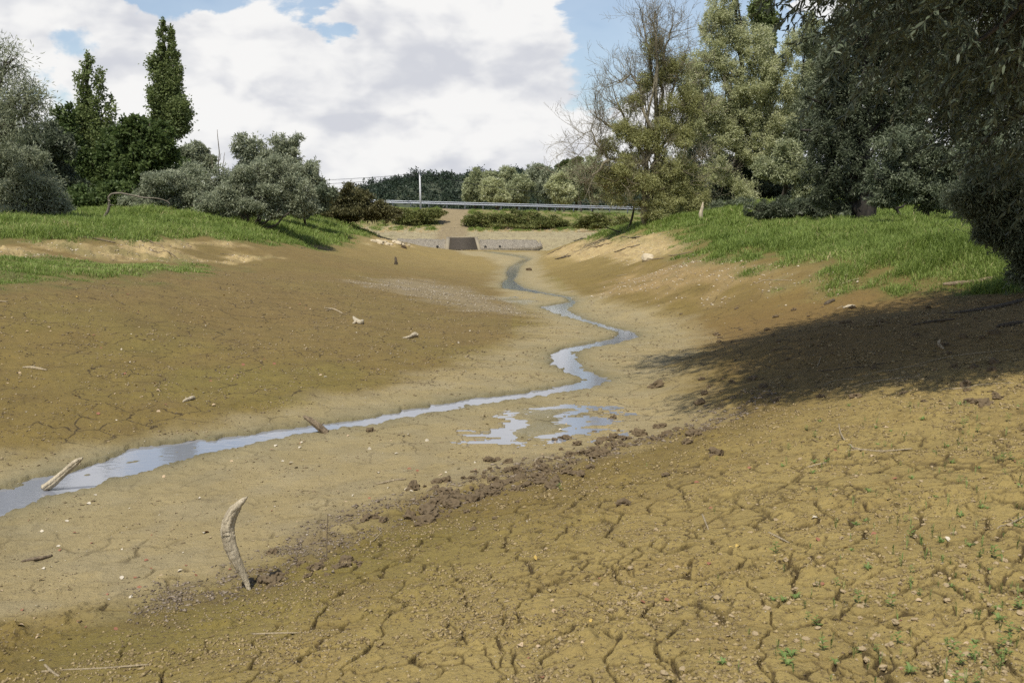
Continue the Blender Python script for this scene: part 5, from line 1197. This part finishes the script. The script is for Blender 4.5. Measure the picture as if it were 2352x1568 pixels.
w = bpy.data.worlds.new('World'); scene.world = w; w.use_nodes = True; t = NT_(w.node_tree); t.n.clear()
out = t.new('ShaderNodeOutputWorld')
sky = t.new('ShaderNodeTexSky', sky_type='NISHITA'); sky.sun_disc = False; sky.sun_elevation = math.asin(S.z); sky.sun_rotation = math.atan2(S.x, S.y) % (2 * math.pi)
sky.air_density = 1.0; sky.dust_density = .6; sky.ozone_density = 1.5
b1 = t.new('ShaderNodeBackground'); t.link(sky.outputs[0], b1.inputs[0]); b1.inputs[1].default_value = .13
tc = t.new('ShaderNodeTexCoord'); sp = t.new('ShaderNodeSeparateXYZ'); t.link(tc.outputs['Generated'], sp.inputs[0])
az = t.math('ARCTAN2', sp.outputs[0], sp.outputs[1]); el = t.math('ARCSINE', sp.outputs[2])
cb = t.new('ShaderNodeCombineXYZ'); t.link(az, cb.inputs[0]); t.link(t.math('MULTIPLY', el, 1.7), cb.inputs[1])
nz = t.noise(cb.outputs[0], 5.2, 8, .56, .15, '2D')
def puffs(vec):
    wn = t.new('ShaderNodeTexNoise', noise_dimensions='2D'); wn.inputs['Scale'].default_value = 9; wn.inputs['Detail'].default_value = 4; t.link(vec, wn.inputs['Vector'])
    sc = t.new('ShaderNodeVectorMath', operation='SCALE'); t.link(wn.outputs['Color'], sc.inputs[0]); sc.inputs['Scale'].default_value = .13
    ad = t.new('ShaderNodeVectorMath', operation='ADD'); t.link(vec, ad.inputs[0]); t.link(sc.outputs[0], ad.inputs[1])
    tot = None
    for scl, wgt in ((6.5, 1.0), (15, .55), (33, .28)):
        vo = t.new('ShaderNodeTexVoronoi', feature='SMOOTH_F1', voronoi_dimensions='2D'); vo.inputs['Scale'].default_value = scl; vo.inputs['Smoothness'].default_value = .5
        t.link(ad.outputs[0], vo.inputs['Vector']); m_ = t.math('MULTIPLY', t.math('SUBTRACT', .6, vo.outputs['Distance']), wgt); tot = m_ if tot is None else t.math('ADD', tot, m_)
    return tot
va = t.new('ShaderNodeVectorMath', operation='ADD'); t.link(cb.outputs[0], va.inputs[0]); va.inputs[1].default_value = (-.012, .040, 0)
pf = puffs(cb.outputs[0]); pf2 = puffs(va.outputs[0])
va3 = t.new('ShaderNodeVectorMath', operation='MULTIPLY'); t.link(cb.outputs[0], va3.inputs[0]); va3.inputs[1].default_value = (.55, 2.3, 1)
nlow = t.noise(va3.outputs[0], 4.6, 4, .5, .3, '2D')
def angs(u, v):
    d = ray(u, v); d = d / np.linalg.norm(d); return math.atan2(d[0], d[1]), math.asin(d[2])
dens = t.math('ADD', t.math('ADD', nz, t.math('MULTIPLY', t.math('SUBTRACT', pf, .35), .10)), .20)
def hole(dens, u, v, ru, rv, amt):
    a0, e0 = angs(u, v); ra, re = ru / F0, rv / F0
    dx = t.math('DIVIDE', t.math('SUBTRACT', az, a0), ra); dy = t.math('DIVIDE', t.math('SUBTRACT', el, e0), re)
    d = t.math('SQRT', t.math('ADD', t.math('MULTIPLY', dx, dx), t.math('MULTIPLY', dy, dy)))
    d = t.math('ADD', d, t.math('MULTIPLY', t.math('SUBTRACT', nz, .5), 2.4))
    k = t.math('SUBTRACT', 1.0, t.smooth(d, .25, 1.35)); return t.math('SUBTRACT', dens, t.math('MULTIPLY', k, amt))
dens = hole(dens, 1680, 30, 280, 310, .44); dens = hole(dens, 510, -40, 310, 100, .46); dens = hole(dens, 185, 100, 80, 60, .22); dens = hole(dens, 880, 195, 70, 20, .08); dens = hole(dens, 930, 70, 420, 170, -.20)
dens = t.math('SUBTRACT', dens, t.math('MULTIPLY', t.smooth(el, .30, .62), .34))
dens = t.math('SUBTRACT', dens, t.math('MULTIPLY', t.smooth(t.math('ABSOLUTE', az), 1.2, 2.0), .14))
mask = t.smooth(dens, .47, .58)
rel = t.math('MULTIPLY', t.math('SUBTRACT', pf, pf2), 1.6)
nd16 = t.noise(cb.outputs[0], 17, 6, .6, .3, '2D')
fine = t.math('ADD', t.math('MULTIPLY', t.math('SUBTRACT', nz, .5), .7), t.math('MULTIPLY', t.math('SUBTRACT', nd16, .5), 1.2))
sh = t.math('ADD', t.math('ADD', rel, fine), t.math('ADD', .60, t.math('MULTIPLY', t.math('SUBTRACT', nlow, .5), -2.0)))
ccol = t.mixc(t.smooth(sh, -.35, 1.05), (.700, .718, .775), (1.0, .995, .985))
mask = t.math('ADD', t.math('MULTIPLY', t.smooth(el, .5, .22), .20), t.math('MULTIPLY', mask, .80))
b2 = t.new('ShaderNodeBackground'); t.link(ccol, b2.inputs[0]); b2.inputs[1].default_value = .93
mx = t.new('ShaderNodeMixShader'); t.link(mask, mx.inputs[0]); t.link(b1.outputs[0], mx.inputs[1]); t.link(b2.outputs[0], mx.inputs[2]); t.link(mx.outputs[0], out.inputs[0])

scene.view_settings.view_transform = 'Standard'; scene.view_settings.look = 'None'; scene.view_settings.gamma = 1; scene.view_settings.exposure = 0
scene.render.engine = 'CYCLES'; scene.cycles.max_bounces = 6; scene.cycles.transparent_max_bounces = 4; scene.cycles.use_denoising = False
scene.render.resolution_x, scene.render.resolution_y = 1024, 682
